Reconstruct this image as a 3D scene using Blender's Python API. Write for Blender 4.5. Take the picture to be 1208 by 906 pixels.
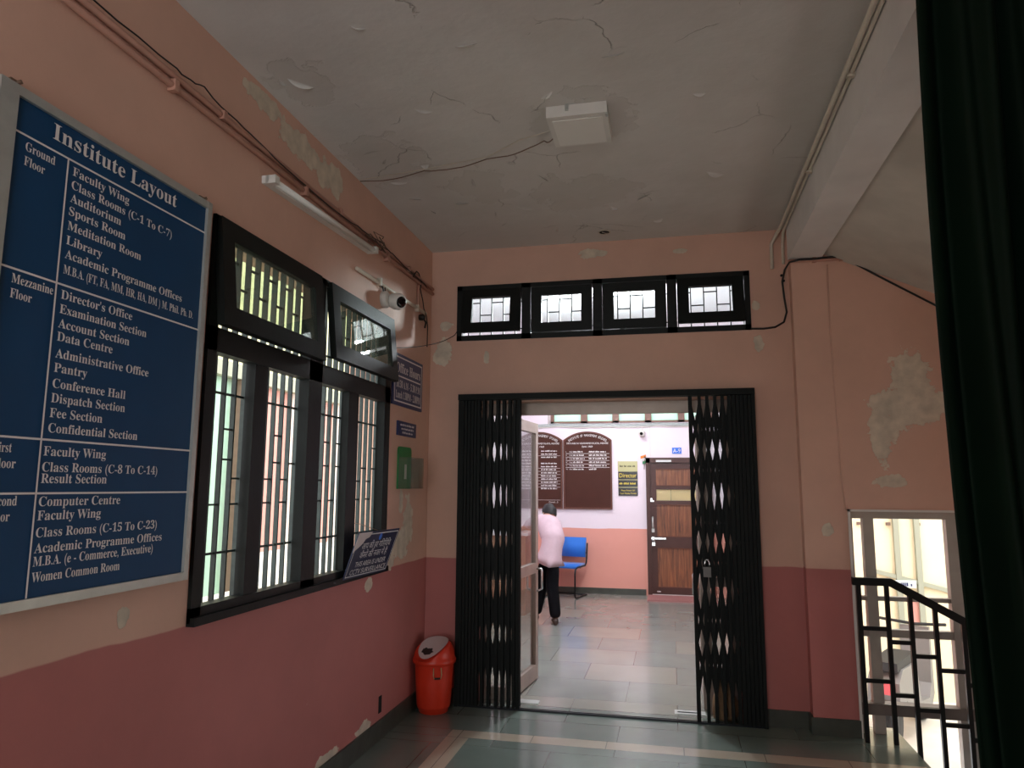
import bpy, bmesh, math, random
from mathutils import Vector, Matrix
random.seed(7)
PI = math.pi
scene = bpy.context.scene
for o in list(bpy.data.objects):
    bpy.data.objects.remove(o)
COL = scene.collection

# ------------------------------------------------------------------ camera, sky, lamps, exposure
F_PX, YAW, PITCH, ROLL, EYE = 851.94, 0.2164, 0.1416, 0.0055, 1.55
cd = bpy.data.cameras.new('camera')
cam = bpy.data.objects.new('camera', cd); COL.objects.link(cam)
cd.sensor_width = 36.0; cd.lens = 36.0 * F_PX / 1208.0; cd.clip_start = 0.05; cd.clip_end = 200
fw = Vector((-math.sin(YAW) * math.cos(PITCH), math.cos(YAW) * math.cos(PITCH), math.sin(PITCH)))
r0 = Vector((math.cos(YAW), math.sin(YAW), 0)); u0 = r0.cross(fw)
rt = math.cos(ROLL) * r0 + math.sin(ROLL) * u0
up = -math.sin(ROLL) * r0 + math.cos(ROLL) * u0
cam.matrix_world = Matrix(((rt.x, up.x, -fw.x, 0), (rt.y, up.y, -fw.y, 0), (rt.z, up.z, -fw.z, EYE), (0, 0, 0, 1)))
scene.camera = cam
vs = scene.view_settings
vs.view_transform = 'Standard'; vs.look = 'None'; vs.gamma = 1.0; vs.use_curve_mapping = False
vs.exposure = 0.22
scene.cycles.use_denoising = True
scene.cycles.max_bounces = 10
scene.cycles.diffuse_bounces = 5
scene.cycles.transparent_max_bounces = 24
scene.cycles.sample_clamp_indirect = 6.0
scene.cycles.caustics_reflective = False
scene.cycles.caustics_refractive = False

SKY = 3.8
w = bpy.data.worlds.new('sky'); scene.world = w; w.use_nodes = True
bg = w.node_tree.nodes['Background']
bg.inputs[0].default_value = (0.96, 0.98, 1.0, 1); bg.inputs[1].default_value = SKY


def area(name, loc, direction, sx, sy, power=0.0, color=(1, 1, 1), portal=False, spread=PI):
    l = bpy.data.lights.new(name, 'AREA'); l.shape = 'RECTANGLE'; l.size = sx; l.size_y = sy
    l.energy = power; l.color = color; l.spread = spread
    o = bpy.data.objects.new(name, l); COL.objects.link(o); o.location = loc
    o.rotation_euler = Vector(direction).to_track_quat('-Z', 'Y').to_euler()
    if portal:
        l.cycles.is_portal = True
    return o


sun_d = bpy.data.lights.new('sun', 'SUN'); sun_d.energy = 0.9; sun_d.angle = math.radians(3); sun_d.color = (1.0, 0.95, 0.86)
sun = bpy.data.objects.new('sun', sun_d); COL.objects.link(sun)
sun.rotation_euler = Vector((-0.20, 0.45, -0.87)).to_track_quat('-Z', 'Y').to_euler()
# daylight openings
area('portal_left_window', (-2.12, 3.47, 1.85), (1, 0, 0), 1.7, 2.1, portal=True)
area('portal_stair_window', (1.9, 5.47, 0.2), (0, -1, 0), 1.6, 2.5, portal=True)
area('portal_landing_window', (4.62, 3.9, 0.05), (-1, 0, 0), 2.3, 1.4, portal=True)
area('portal_rear_fill', (-0.93, -0.97, 1.66), (0, 1, 0), 1.75, 3.3, portal=True)  # unseen opening behind the camera, added for frontal fill daylight
# the lit office lobby behind the gate: its ceiling lamps
lp = bpy.data.lights.new('lobby_lamp', 'POINT'); lp.energy = 158; lp.shadow_soft_size = 0.09; lp.color = (0.90, 0.96, 1.0)
lo = bpy.data.objects.new('lobby_lamp', lp); COL.objects.link(lo); lo.location = (-0.66, 6.6, 3.15)
area('lobby_lamp', (-0.9, 9.7, 3.32), (0, 0, -1), 1.2, 0.3, 34, (0.98, 0.94, 1.0))

# ------------------------------------------------------------------ materials


def lin(h):
    h = h.lstrip('#')
    out = []
    for i in (0, 2, 4):
        c = int(h[i:i + 2], 16) / 255
        out.append(c / 12.92 if c <= 0.04045 else ((c + 0.055) / 1.055) ** 2.4)
    return tuple(out) + (1,)


class NT:
    def __init__(s, name):
        s.m = bpy.data.materials.new(name); s.m.use_nodes = True
        s.t = s.m.node_tree; s.b = s.t.nodes['Principled BSDF']; s.out = s.t.nodes['Material Output']

    def n(s, ty, **kw):
        x = s.t.nodes.new(ty)
        for k, v in kw.items():
            setattr(x, k, v)
        return x

    def l(s, a, b):
        s.t.links.new(a, b)

    def pos(s):
        return s.n('ShaderNodeNewGeometry').outputs['Position']

    def noise(s, scale, detail=4, vec=None, rough=0.55, dist=0.0):
        x = s.n('ShaderNodeTexNoise'); x.inputs['Scale'].default_value = scale
        x.inputs['Detail'].default_value = detail; x.inputs['Roughness'].default_value = rough
        x.inputs['Distortion'].default_value = dist
        s.l(vec if vec is not None else s.pos(), x.inputs['Vector'])
        return x.outputs['Fac']

    def math(s, op, a, b=None, c=None):
        x = s.n('ShaderNodeMath', operation=op)
        for i, v in enumerate((a, b, c)):
            if v is None:
                continue
            if isinstance(v, (int, float)):
                x.inputs[i].default_value = v
            else:
                s.l(v, x.inputs[i])
        return x.outputs[0]

    def mix(s, fac, a, b):
        x = s.n('ShaderNodeMix', data_type='RGBA')
        for sock, v in ((x.inputs[0], fac), (x.inputs[6], a), (x.inputs[7], b)):
            if isinstance(v, (tuple, float, int)):
                sock.default_value = v
            else:
                s.l(v, sock)
        return x.outputs[2]

    def ramp(s, fac, p0, p1):
        x = s.n('ShaderNodeMapRange'); x.inputs[1].default_value = p0; x.inputs[2].default_value = p1
        s.l(fac, x.inputs[0]); return x.outputs[0]

    def bump(s, h, strength, dist=0.01, prev=None):
        x = s.n('ShaderNodeBump'); x.inputs['Strength'].default_value = strength
        x.inputs['Distance'].default_value = dist
        s.l(h, x.inputs['Height'])
        if prev is not None:
            s.l(prev, x.inputs['Normal'])
        s.l(x.outputs[0], s.b.inputs['Normal']); return x.outputs[0]

    def blobs(s, patches, k=0.9, scale=7.0):
        """mask of irregular patches, each (x, y, z, rx, ry, rz)"""
        p = s.pos(); best = None
        for (x, y, z, rx, ry, rz) in patches:
            a = s.n('ShaderNodeVectorMath', operation='SUBTRACT'); s.l(p, a.inputs[0]); a.inputs[1].default_value = (x, y, z)
            d = s.n('ShaderNodeVectorMath', operation='DIVIDE'); s.l(a.outputs[0], d.inputs[0]); d.inputs[1].default_value = (rx, ry, rz)
            g = s.n('ShaderNodeVectorMath', operation='LENGTH'); s.l(d.outputs[0], g.inputs[0])
            best = g.outputs['Value'] if best is None else s.math('MINIMUM', best, g.outputs['Value'])
        nz = s.noise(scale, 5, rough=0.6)
        d = s.math('ADD', best, s.math('MULTIPLY', s.math('SUBTRACT', nz, 0.5), k * 2))
        return s.ramp(d, 1.03, 0.97)


def mat(name, col, rough=0.6, metal=0.0, var=0.0, vscale=8.0, bump=0.0, bscale=40.0, spec=0.5, coat=0.0, sheen=0.0, emit=0.0):
    t = NT(name); c = lin(col); b = t.b
    b.inputs['Base Color'].default_value = c; b.inputs['Roughness'].default_value = rough
    b.inputs['Metallic'].default_value = metal; b.inputs['Specular IOR Level'].default_value = spec
    b.inputs['Coat Weight'].default_value = coat; b.inputs['Sheen Weight'].default_value = sheen
    if var:
        n = t.ramp(t.noise(vscale, 5), 0.3, 0.7)
        d = tuple(v * (1 - var) for v in c[:3]) + (1,); e = tuple(min(1, v * (1 + var)) for v in c[:3]) + (1,)
        t.l(t.mix(n, d, e), b.inputs['Base Color'])
    if bump:
        t.bump(t.noise(bscale, 4), bump, 0.004)
    if emit:
        b.inputs['Emission Color'].default_value = c; b.inputs['Emission Strength'].default_value = emit
    return t.m


def wall_paint(name, upper, lower, split, patches=(), plaster='#d6c9b4', streak=0.10, k=1.15, scale=11.0):
    t = NT(name); b = t.b
    sep = t.n('ShaderNodeSeparateXYZ'); t.l(t.pos(), sep.inputs[0])
    wob = t.math('MULTIPLY', t.math('SUBTRACT', t.noise(2.5, 3), 0.5), 0.03)
    z = t.math('ADD', sep.outputs[2], wob)
    m = t.ramp(z, split - 0.003, split + 0.003)
    n = t.ramp(t.noise(1.6, 6, rough=0.65), 0.25, 0.75)

    def two(h):
        c = lin(h)
        return t.mix(n, tuple(v * (1 - streak) for v in c[:3]) + (1,), tuple(min(1, v * (1 + streak)) for v in c[:3]) + (1,))
    col = t.mix(m, two(lower), two(upper))
    bump = t.noise(55, 3)
    if patches:
        pm = t.blobs(patches, k, scale)
        pc = t.mix(t.ramp(t.noise(11, 5), 0.35, 0.65), lin(plaster), tuple(v * 0.72 for v in lin(plaster)[:3]) + (1,))
        col = t.mix(pm, col, pc)
    # thin scuffs and small chips of the paint
    v = t.noise(9, 8, rough=0.75, dist=1.2)
    chips = t.ramp(v, 0.69, 0.71)
    col = t.mix(t.math('MULTIPLY', chips, 0.7), col, lin('#c9ab98'))
    t.l(col, b.inputs['Base Color']); b.inputs['Roughness'].default_value = 0.62
    nb = t.bump(bump, 0.18, 0.003)
    nb = t.bump(t.noise(3.0, 4), 0.25, 0.02, nb)
    if patches:
        t.bump(pm, 0.6, -0.004, nb)
    return t.m


def glass(name, tint='#e8eeea', dirt=0.08):
    t = NT(name)
    tr = t.n('ShaderNodeBsdfTransparent'); tr.inputs[0].default_value = lin(tint)
    gl = t.n('ShaderNodeBsdfGlossy'); gl.inputs['Roughness'].default_value = 0.02
    fr = t.n('ShaderNodeFresnel')
    bf = t.n('ShaderNodeNewGeometry').outputs['Backfacing']
    t.l(t.math('ADD', t.math('MULTIPLY', bf, 1 / 1.5 - 1.5), 1.5), fr.inputs[0])
    df = t.n('ShaderNodeBsdfDiffuse'); df.inputs[0].default_value = lin('#b9bdb4')
    m1 = t.n('ShaderNodeMixShader'); m2 = t.n('ShaderNodeMixShader')
    t.l(fr.outputs[0], m1.inputs[0]); t.l(tr.outputs[0], m1.inputs[1]); t.l(gl.outputs[0], m1.inputs[2])
    d = t.math('MULTIPLY', t.ramp(t.noise(6, 5), 0.3, 0.75), dirt * 2)
    t.l(d, m2.inputs[0]); t.l(m1.outputs[0], m2.inputs[1]); t.l(df.outputs[0], m2.inputs[2])
    t.l(m2.outputs[0], t.out.inputs[0])
    return t.m


def frosted(name, tint):
    t = NT(name)
    tl = t.n('ShaderNodeBsdfTranslucent'); tl.inputs[0].default_value = lin(tint)
    df = t.n('ShaderNodeBsdfDiffuse'); df.inputs[0].default_value = lin(tint)
    m = t.n('ShaderNodeMixShader'); m.inputs[0].default_value = 0.35
    t.l(tl.outputs[0], m.inputs[1]); t.l(df.outputs[0], m.inputs[2]); t.l(m.outputs[0], t.out.inputs[0])
    return t.m


def floor_mat():
    t = NT('polished_stone_floor'); b = t.b
    p = t.pos(); sep = t.n('ShaderNodeSeparateXYZ'); t.l(p, sep.inputs[0]); X, Y = sep.outputs[0], sep.outputs[1]

    def band(v, a, c):
        return t.math('MULTIPLY', t.math('GREATER_THAN', v, a), t.math('LESS_THAN', v, c))
    br = t.n('ShaderNodeTexBrick'); br.offset = 0.5
    br.inputs['Color1'].default_value = (0.0, 0, 0, 1); br.inputs['Color2'].default_value = (1, 1, 1, 1)
    br.inputs['Mortar'].default_value = (0.5, 0.5, 0.5, 1); br.inputs['Scale'].default_value = 1.0
    br.inputs['Mortar Size'].default_value = 0.0025; br.inputs['Brick Width'].default_value = 0.74
    br.inputs['Row Height'].default_value = 0.56; br.inputs['Bias'].default_value = 0.0
    t.l(p, br.inputs['Vector'])
    nz = t.ramp(t.noise(3.5, 3, rough=0.5), 0.1, 0.9)
    hall = t.mix(nz, lin('#56605a'), lin('#69756d'))
    hall = t.mix(t.math('MULTIPLY', br.outputs['Color'], 0.35), hall, lin('#7c8980'))
    far_green = t.mix(nz, lin('#747a74'), lin('#868b84'))
    far = t.mix(t.math('MULTIPLY', t.ramp(br.outputs['Color'], 0.35, 0.7), 0.32), far_green, lin('#a59b8b'))
    col = t.mix(t.math('GREATER_THAN', Y, 5.36), hall, far)
    strip = t.math('ADD', t.math('MULTIPLY', band(Y, 4.60, 4.735), band(X, -1.418, 1.36)),
                   t.math('MULTIPLY', band(X, -1.418, -1.275), band(Y, -3.0, 4.60)))
    strip = t.math('MINIMUM', strip, 1.0)
    cream = t.mix(nz, lin('#978b7b'), lin('#ada290'))
    col = t.mix(strip, col, cream)
    # joints of the strip slabs
    jx = t.math('LESS_THAN', t.math('FRACT', t.math('MULTIPLY', t.math('ADD', X, 10.09), 1 / 0.46)), 0.010)
    col = t.mix(t.math('MULTIPLY', t.math('MULTIPLY', jx, strip), 0.7), col, lin('#3a3d38'))
    jy = t.math('MULTIPLY', band(Y, 5.352, 5.362), 1.0)
    edge = t.math('ADD', t.math('ADD', band(Y, 4.597, 4.601), band(Y, 4.733, 4.737)), jy)
    mort = t.math('MULTIPLY', br.outputs['Fac'], t.math('SUBTRACT', 1.0, strip))
    dark = t.math('MINIMUM', t.math('ADD', mort, edge), 1.0)
    col = t.mix(t.math('MULTIPLY', dark, 0.65), col, lin('#2c302c'))
    t.l(col, b.inputs['Base Color'])
    b.inputs['Roughness'].default_value = 0.19
    b.inputs['Specular IOR Level'].default_value = 0.85
    t.bump(t.noise(5, 1), 0.012, 0.004)
    return t.m


def ceiling_mat():
    t = NT('flaking_distemper'); b = t.b
    n = t.ramp(t.noise(1.3, 7, rough=0.65), 0.25, 0.75)
    col = t.mix(n, lin('#c8c4be'), lin('#dad7d3'))
    pt = [(-1.55, 3.66, 3.39, .22, .30, .2), (-1.63, 2.85, 3.39, .14, .2, .2), (-0.40, 3.42, 3.39, .24, .26, .2), (-1.1, 4.1, 3.39, .2, .22, .2),
          (-0.5, 4.35, 3.39, .3, .25, .2)]
    pm = t.blobs(pt, 1.5, 5)
    col = t.mix(t.math('MULTIPLY', pm, 0.16), col, lin('#a89e90'))
    vo = t.n('ShaderNodeTexVoronoi', feature='DISTANCE_TO_EDGE'); vo.inputs['Scale'].default_value = 2.1
    wv = t.n('ShaderNodeVectorMath', operation='ADD'); sc_ = t.n('ShaderNodeVectorMath', operation='SCALE'); sc_.inputs['Scale'].default_value = 0.28
    cn = t.n('ShaderNodeTexNoise'); cn.inputs['Scale'].default_value = 3.2; cn.inputs['Detail'].default_value = 5; t.l(t.pos(), cn.inputs['Vector'])
    t.l(cn.outputs['Color'], sc_.inputs[0]); t.l(t.pos(), wv.inputs[0]); t.l(sc_.outputs[0], wv.inputs[1]); t.l(wv.outputs[0], vo.inputs['Vector'])
    crack = t.math('MULTIPLY', t.ramp(vo.outputs['Distance'], 0.007, 0.002), t.ramp(t.noise(1.9, 3), 0.54, 0.60))
    col = t.mix(t.math('MULTIPLY', crack, 0.4), col, lin('#6e665e'))
    t.l(col, b.inputs['Base Color']); b.inputs['Roughness'].default_value = 0.85
    nb = t.bump(t.noise(2.6, 5), 0.45, 0.03)
    nb = t.bump(pm, 0.5, -0.004, nb)
    nb = t.bump(crack, 0.8, -0.006, nb)
    t.bump(t.noise(45, 3), 0.15, 0.003, nb)
    return t.m


def wood_mat(name, a, c, along='Z', scale=26):
    t = NT(name)
    mp = t.n('ShaderNodeMapping'); t.l(t.pos(), mp.inputs[0])
    mp.inputs['Scale'].default_value = {'Z': (1, 1, 0.06), 'X': (0.06, 1, 1)}[along]
    f = t.noise(scale, 6, vec=mp.outputs[0], rough=0.7, dist=0.6)
    t.l(t.mix(t.ramp(f, 0.36, 0.62), lin(a), lin(c)), t.b.inputs['Base Color'])
    t.b.inputs['Roughness'].default_value = 0.42
    return t.m


PEEL_LEFT = [(-1.81, 2.85, 3.32, .2, .16, .05), (-1.81, 3.2, 3.27, .2, .25, .07), (-1.81, 3.5, 3.25, .2, .18, .09),
             (-1.81, 4.86, 1.30, .2, .09, .17), (-1.81, 4.74, 1.16, .2, .13, .10), (-1.81, 4.55, 1.06, .2, .10, .05), (-1.81, 4.72, 1.45, .2, .04, .09),
             (-1.81, 2.18, 1.11, .2, .035, .035), (-1.81, 4.22, .955, .2, .05, .04), (-1.81, 4.22, .135, .2, .10, .035), (-1.81, 3.75, .13, .2, .12, .03)]
PEEL_BACK = [(-1.71, 5.27, 2.58, .07, .2, .10), (-1.69, 5.27, 2.79, .05, .2, .035), (-.54, 5.27, 3.30, .12, .2, .035), (.62, 5.27, 2.56, .035, .2, .06),
             (.62, 5.27, 2.84, .03, .2, .03), (.1, 5.27, 3.28, .06, .2, .02), (-1.36, 5.27, 2.54, .02, .2, .05)]
PEEL_STAIR = [(1.56, 5.17, 2.28, .13, .2, .16), (1.47, 5.17, 2.08, .17, .2, .15), (1.38, 5.17, 1.98, .09, .2, .16), (1.62, 5.17, 2.10, .12, .2, .15), (1.36, 5.17, 1.83, .06, .2, .12),
              (1.40, 5.17, 1.60, .10, .2, .04), (1.00, 5.17, 1.28, .04, .2, .04)]
PINK_UP, PINK_LOW = '#cfa692', '#b06a64'
m_wall_left = wall_paint('salmon_and_rose_wall', PINK_UP, PINK_LOW, 1.025, PEEL_LEFT)
m_wall_back = wall_paint('salmon_and_rose_wall_back', PINK_UP, PINK_LOW, 1.022, PEEL_BACK)
m_wall_stair = wall_paint('salmon_and_rose_wall_stair', PINK_UP, PINK_LOW, 1.03, PEEL_STAIR)
m_wall_plain = wall_paint('salmon_and_rose_wall_plain', PINK_UP, PINK_LOW, 1.025)
m_lobby = wall_paint('white_and_pink_lobby_wall', '#e9dfe6', '#dd9c8c', 0.945, streak=0.03)
m_lobby_ceil = mat('white_lobby_ceiling', '#eeeef0', 0.8)
m_ceiling = ceiling_mat()
m_beam = mat('grey_white_beam_paint', '#dcdad8', 0.8, var=0.08, vscale=3, bump=0.2, bscale=20)
m_soffit = mat('stained_soffit_plaster', '#cdc9c0', 0.85, var=0.14, vscale=2.2, bump=0.5, bscale=9)
m_floor = floor_mat()
m_skirt = mat('dark_stone_skirting', '#3c4139', 0.45, var=0.25, vscale=10, bump=0.2)
m_black = mat('black_window_paint', '#080d0b', 0.5, var=0.3, vscale=12, bump=0.15, bscale=30, spec=0.25)
m_gate = mat('black_green_gate_paint', '#040906', 0.55, var=0.3, vscale=25, spec=0.2)
m_grille = mat('grey_green_grille_paint', '#2f3a38', 0.5, var=0.3, vscale=18, spec=0.3)
m_glass = glass('dusty_window_glass', '#dfe6dc', 0.10)
m_glass_clean = glass('clear_door_glass', '#eef2f0', 0.02)
m_acrylic = glass('clear_acrylic', '#f2f5f3', 0.06)
m_alu = mat('brown_grey_aluminium', '#9b8d82', 0.4, metal=0.35, var=0.1)
m_silver = mat('brushed_aluminium', '#b9bcb8', 0.38, metal=0.6, var=0.08, vscale=14)
m_chrome = mat('chrome', '#d6d8d8', 0.18, metal=1.0)
m_steel_dark = mat('dark_steel_tube', '#22262a', 0.3, metal=0.7)
m_blue = mat('deep_blue_sign_vinyl', '#0e4067', 0.5, var=0.06, vscale=5, spec=0.25)
m_navy = mat('navy_enamel', '#1b2a5a', 0.35, var=0.08)
m_navy_dark = mat('dark_navy_enamel', '#131c42', 0.35, var=0.08)
m_white = mat('white_lettering', '#e4e2e0', 0.5)
m_offwhite = mat('off_white_plastic', '#d9d6cf', 0.4, var=0.05)
m_diffuser = mat('milky_lamp_diffuser', '#e6e4dd', 0.45)
m_pipe_pink = mat('pink_painted_conduit', '#b98a78', 0.5, var=0.1)
m_pipe_cream = mat('cream_conduit', '#cfc5b4', 0.45, var=0.08)
m_wire = mat('black_cable', '#15130f', 0.5)
m_wire_brown = mat('brown_twisted_wire', '#6a5140', 0.6)
m_wire_grey = mat('grey_cable', '#b8c4c0', 0.5)
m_red = mat('red_orange_plastic', '#c8331c', 0.38, var=0.08, vscale=5)
m_lidwhite = mat('dirty_white_plastic', '#cfc2c0', 0.5, var=0.06)
m_soot = mat('black_soot', '#1c1714', 0.8)
m_hole = mat('dark_hole_paint', '#0a0908', 0.9)  # near-black: stands in for the shade inside holes and recesses, also colours plugs
m_green = mat('green_plastic', '#1f7a3f', 0.4, var=0.06)
m_curtain = mat('dark_green_satin', '#02150a', 0.7, var=0.2, vscale=3, spec=0.12)
m_lens = mat('black_lens', '#07080a', 0.08)
m_board = mat('brown_board', '#43241b', 0.6, var=0.05, spec=0.2)
m_board_trim = mat('brown_board_moulding', '#5f3a2e', 0.5, spec=0.3)
m_gold = mat('gold_lettering', '#e0c84a', 0.4)
m_brass = mat('pale_brass_plate', '#a9a57a', 0.35, metal=0.4)
m_blackplate = mat('black_acrylic_plate', '#14120f', 0.2)
m_signblue = mat('bright_blue_plate', '#2f6fd6', 0.4)
m_doorframe = mat('brown_door_paint', '#3f2118', 0.5, var=0.08)
m_doorwood = wood_mat('teak_grain_laminate', '#4a2616', '#8a5634')
m_frost_cream = frosted('cream_frosted_strip', '#f3ecc6')
m_frost_mint = frosted('mint_frosted_pane', '#d4efe2')
m_chairblue = mat('blue_upholstery', '#1a6fd0', 0.7, var=0.06, bump=0.15, bscale=90, sheen=0.3)
m_shirt = mat('pale_pink_shirt_cloth', '#bfa8b0', 0.8, var=0.06, vscale=12, bump=0.9, bscale=11)
m_trouser = mat('black_trouser_cloth', '#08080b', 0.9, bump=0.2, bscale=18, spec=0.1)
m_skin = mat('brown_skin', '#a8745a', 0.55)
m_hair = mat('black_hair', '#050506', 0.6, bump=0.6, bscale=70)
m_shoe = mat('dark_brown_leather', '#2a1b14', 0.35)
m_mat = mat('maroon_step', '#9a6a66', 0.7, var=0.08)
m_desk = mat('counter_laminate', '#8a6a55', 0.5, var=0.08)
m_desktop = mat('pale_counter_top', '#c9ccd0', 0.35)
m_sack = mat('brown_sackcloth', '#8a6a4c', 0.9, var=0.2, vscale=20, bump=0.6, bscale=40)
m_winframe = mat('brown_window_frame', '#7a5c4e', 0.5, var=0.08)
m_stairframe = mat('weathered_grey_frame', '#a39c92', 0.7, var=0.12, vscale=6)
m_stairsill = mat('grey_brown_rail', '#6e655e', 0.6, var=0.1)
m_cream = mat('cream_outer_wall', '#dcd3b2', 0.85, var=0.05, vscale=2)
m_rib = mat('pale_grey_rib', '#949886', 0.8)
m_mint = mat('mint_outer_wall', '#a5cbb6', 0.85, var=0.05, vscale=2)
m_beigew = mat('beige_outer_wall', '#cfcda0', 0.85, var=0.05)
m_brownp = mat('brown_pilaster', '#6e594c', 0.8, var=0.1)
m_pinkp = mat('pink_outer_wall', '#c9958a', 0.85, var=0.05)
m_whitep = mat('white_outer_column', '#f2f2ec', 0.8)
m_ground = mat('pale_concrete', '#cfc9bc', 0.9, var=0.1, vscale=3)
m_redpaint = mat('red_enamel', '#c22a30', 0.3)
m_rubber = mat('black_rubber', '#1a1a1a', 0.7)
m_greypl = mat('grey_plastic', '#6f6d6a', 0.5)
m_orange = mat('saffron_paper', '#e88a3a', 0.7)
m_flaggreen = mat('green_paper', '#3f8a5e', 0.7)

# ------------------------------------------------------------------ mesh helpers
ORG = {}


def tag(o, label=None, cat=None, group=None, kind=None):
    if label: o['label'] = label
    if cat: o['category'] = cat
    if group: o['group'] = group
    if kind: o['kind'] = kind
    return o


def thing(name, loc, label, cat, group=None, kind=None):
    o = bpy.data.objects.new(name, None); COL.objects.link(o); o.location = loc
    o.empty_display_size = 0.1
    ORG[o] = Vector(loc)
    return tag(o, label, cat, group, kind)


class MB:
    def __init__(s):
        s.bm = bmesh.new(); s.mats = []

    def mi(s, m):
        if m is None:
            return 0
        if m not in s.mats:
            s.mats.append(m)
        return s.mats.index(m)

    def face(s, pts, m=None):
        vs_ = [s.bm.verts.new(p) for p in pts]
        f = s.bm.faces.new(vs_); f.material_index = s.mi(m); return f

    def box(s, x0, x1, y0, y1, z0, z1, m=None, mtx=None):
        c = [Vector((x, y, z)) for x in (x0, x1) for y in (y0, y1) for z in (z0, z1)]
        if mtx is not None:
            c = [mtx @ v for v in c]
        v = [s.bm.verts.new(p) for p in c]
        for q in ((0, 1, 3, 2), (4, 6, 7, 5), (0, 4, 5, 1), (2, 3, 7, 6), (0, 2, 6, 4), (1, 5, 7, 3)):
            f = s.bm.faces.new([v[i] for i in q]); f.material_index = s.mi(m)
        return s

    def prism(s, pts, off, m=None):
        """closed polygon pts extruded by vector off"""
        off = Vector(off); a = [s.bm.verts.new(Vector(p)) for p in pts]; b = [s.bm.verts.new(Vector(p) + off) for p in pts]
        n = len(pts); fs = [s.bm.faces.new(a), s.bm.faces.new(b[::-1])]
        for i in range(n):
            fs.append(s.bm.faces.new([a[i], a[(i + 1) % n], b[(i + 1) % n], b[i]]))
        for f in fs: f.material_index = s.mi(m)
        return s

    def tube(s, pts, r, seg=8, m=None, caps=True):
        pts = [Vector(p) for p in pts]; rings = []
        rr = r if isinstance(r, (list, tuple)) else [r] * len(pts)
        prev = None
        for i, p in enumerate(pts):
            d = (pts[min(i + 1, len(pts) - 1)] - pts[max(i - 1, 0)]).normalized()
            ref = prev if prev is not None else (Vector((0, 0, 1)) if abs(d.z) < 0.9 else Vector((1, 0, 0)))
            a = d.cross(ref).cross(d).normalized(); b = d.cross(a); prev = a
            rings.append([s.bm.verts.new(p + rr[i] * (math.cos(2 * PI * k / seg) * a + math.sin(2 * PI * k / seg) * b)) for k in range(seg)])
        for i in range(len(rings) - 1):
            for k in range(seg):
                f = s.bm.faces.new([rings[i][k], rings[i][(k + 1) % seg], rings[i + 1][(k + 1) % seg], rings[i + 1][k]])
                f.material_index = s.mi(m); f.smooth = True
        if caps:
            for rg in (rings[0][::-1], rings[-1]):
                f = s.bm.faces.new(rg); f.material_index = s.mi(m)
        return s

    def bar(s, p, q, wd, th, nrm, m=None):
        """flat bar p->q, width wd (in plane), thickness th along nrm"""
        p, q, nrm = Vector(p), Vector(q), Vector(nrm).normalized()
        d = (q - p).normalized(); sd = d.cross(nrm).normalized()
        c = []
        for e in (p, q):
            for a in (-1, 1):
                for b in (-1, 1):
                    c.append(e + sd * a * wd / 2 + nrm * b * th / 2)
        v = [s.bm.verts.new(x) for x in c]
        for k in ((0, 1, 3, 2), (4, 6, 7, 5), (0, 4, 5, 1), (2, 3, 7, 6), (0, 2, 6, 4), (1, 5, 7, 3)):
            f = s.bm.faces.new([v[i] for i in k]); f.material_index = s.mi(m)
        return s

    def lathe(s, prof, c, seg=40, axis='Z', m=None, caps=True, mtx=None):
        rings = []
        for (r, h) in prof:
            ring = []
            for k in range(seg):
                a = 2 * PI * k / seg
                v = Vector((r * math.cos(a), r * math.sin(a), h))
                if axis == 'X': v = Vector((v.z, v.x, v.y))
                if axis == 'Y': v = Vector((v.x, v.z, v.y))
                if mtx is not None: v = mtx @ v
                ring.append(s.bm.verts.new(v + Vector(c)))
            rings.append(ring)
        for i in range(len(rings) - 1):
            for k in range(seg):
                f = s.bm.faces.new([rings[i][k], rings[i][(k + 1) % seg], rings[i + 1][(k + 1) % seg], rings[i + 1][k]])
                f.material_index = s.mi(m); f.smooth = True
        if caps:
            for rg in (rings[0][::-1], rings[-1]):
                f = s.bm.faces.new(rg); f.material_index = s.mi(m)
        return s

    def build(s, name, m, parent=None, bevel=0.0, smooth=False, sub=0):
        bm = s.bm
        if bevel:
            es = [e for e in bm.edges if len(e.link_faces) == 2 and e.calc_face_angle(0) > 0.6]
            bmesh.ops.bevel(bm, geom=es, offset=bevel, segments=2, affect='EDGES', clamp_overlap=True, profile=0.6)
        bmesh.ops.recalc_face_normals(bm, faces=bm.faces[:])
        off = Vector((0, 0, 0))
        if parent is not None:
            off = ORG.get(parent, off)
            bmesh.ops.translate(bm, verts=bm.verts[:], vec=-off)
        me = bpy.data.meshes.new(name); bm.to_mesh(me); bm.free()
        if smooth:
            for p in me.polygons: p.use_smooth = True
        ml = s.mats if s.mats else [m]
        if s.mats and m is not None and m not in ml and ml[0] is None:
            ml[0] = m
        for x in ml: me.materials.append(x)
        o = bpy.data.objects.new(name, me); COL.objects.link(o)
        if parent is not None:
            o.parent = parent; ORG[o] = off
        if sub:
            md = o.modifiers.new('smooth', 'SUBSURF'); md.levels = sub; md.render_levels = sub
        return o


def copy_tree(o, loc, label=None):
    c = o.copy(); COL.objects.link(c); c.location = loc
    if label: c['label'] = label
    for ch in o.children:
        d = ch.copy(); COL.objects.link(d); d.parent = c
        for g in ch.children:
            e = g.copy(); COL.objects.link(e); e.parent = d
    return c


# ---- lettering: every glyph run is turned into flat mesh faces
def serif(s):
    o = ''
    for ch in s:
        if 'A' <= ch <= 'Z': o += chr(0x1D400 + ord(ch) - 65)
        elif 'a' <= ch <= 'z': o += chr(0x1D41A + ord(ch) - 97)
        elif '0' <= ch <= '9': o += chr(0x1D7CE + ord(ch) - 48)
        else: o += ch
    return o


_cache = {}


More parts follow.
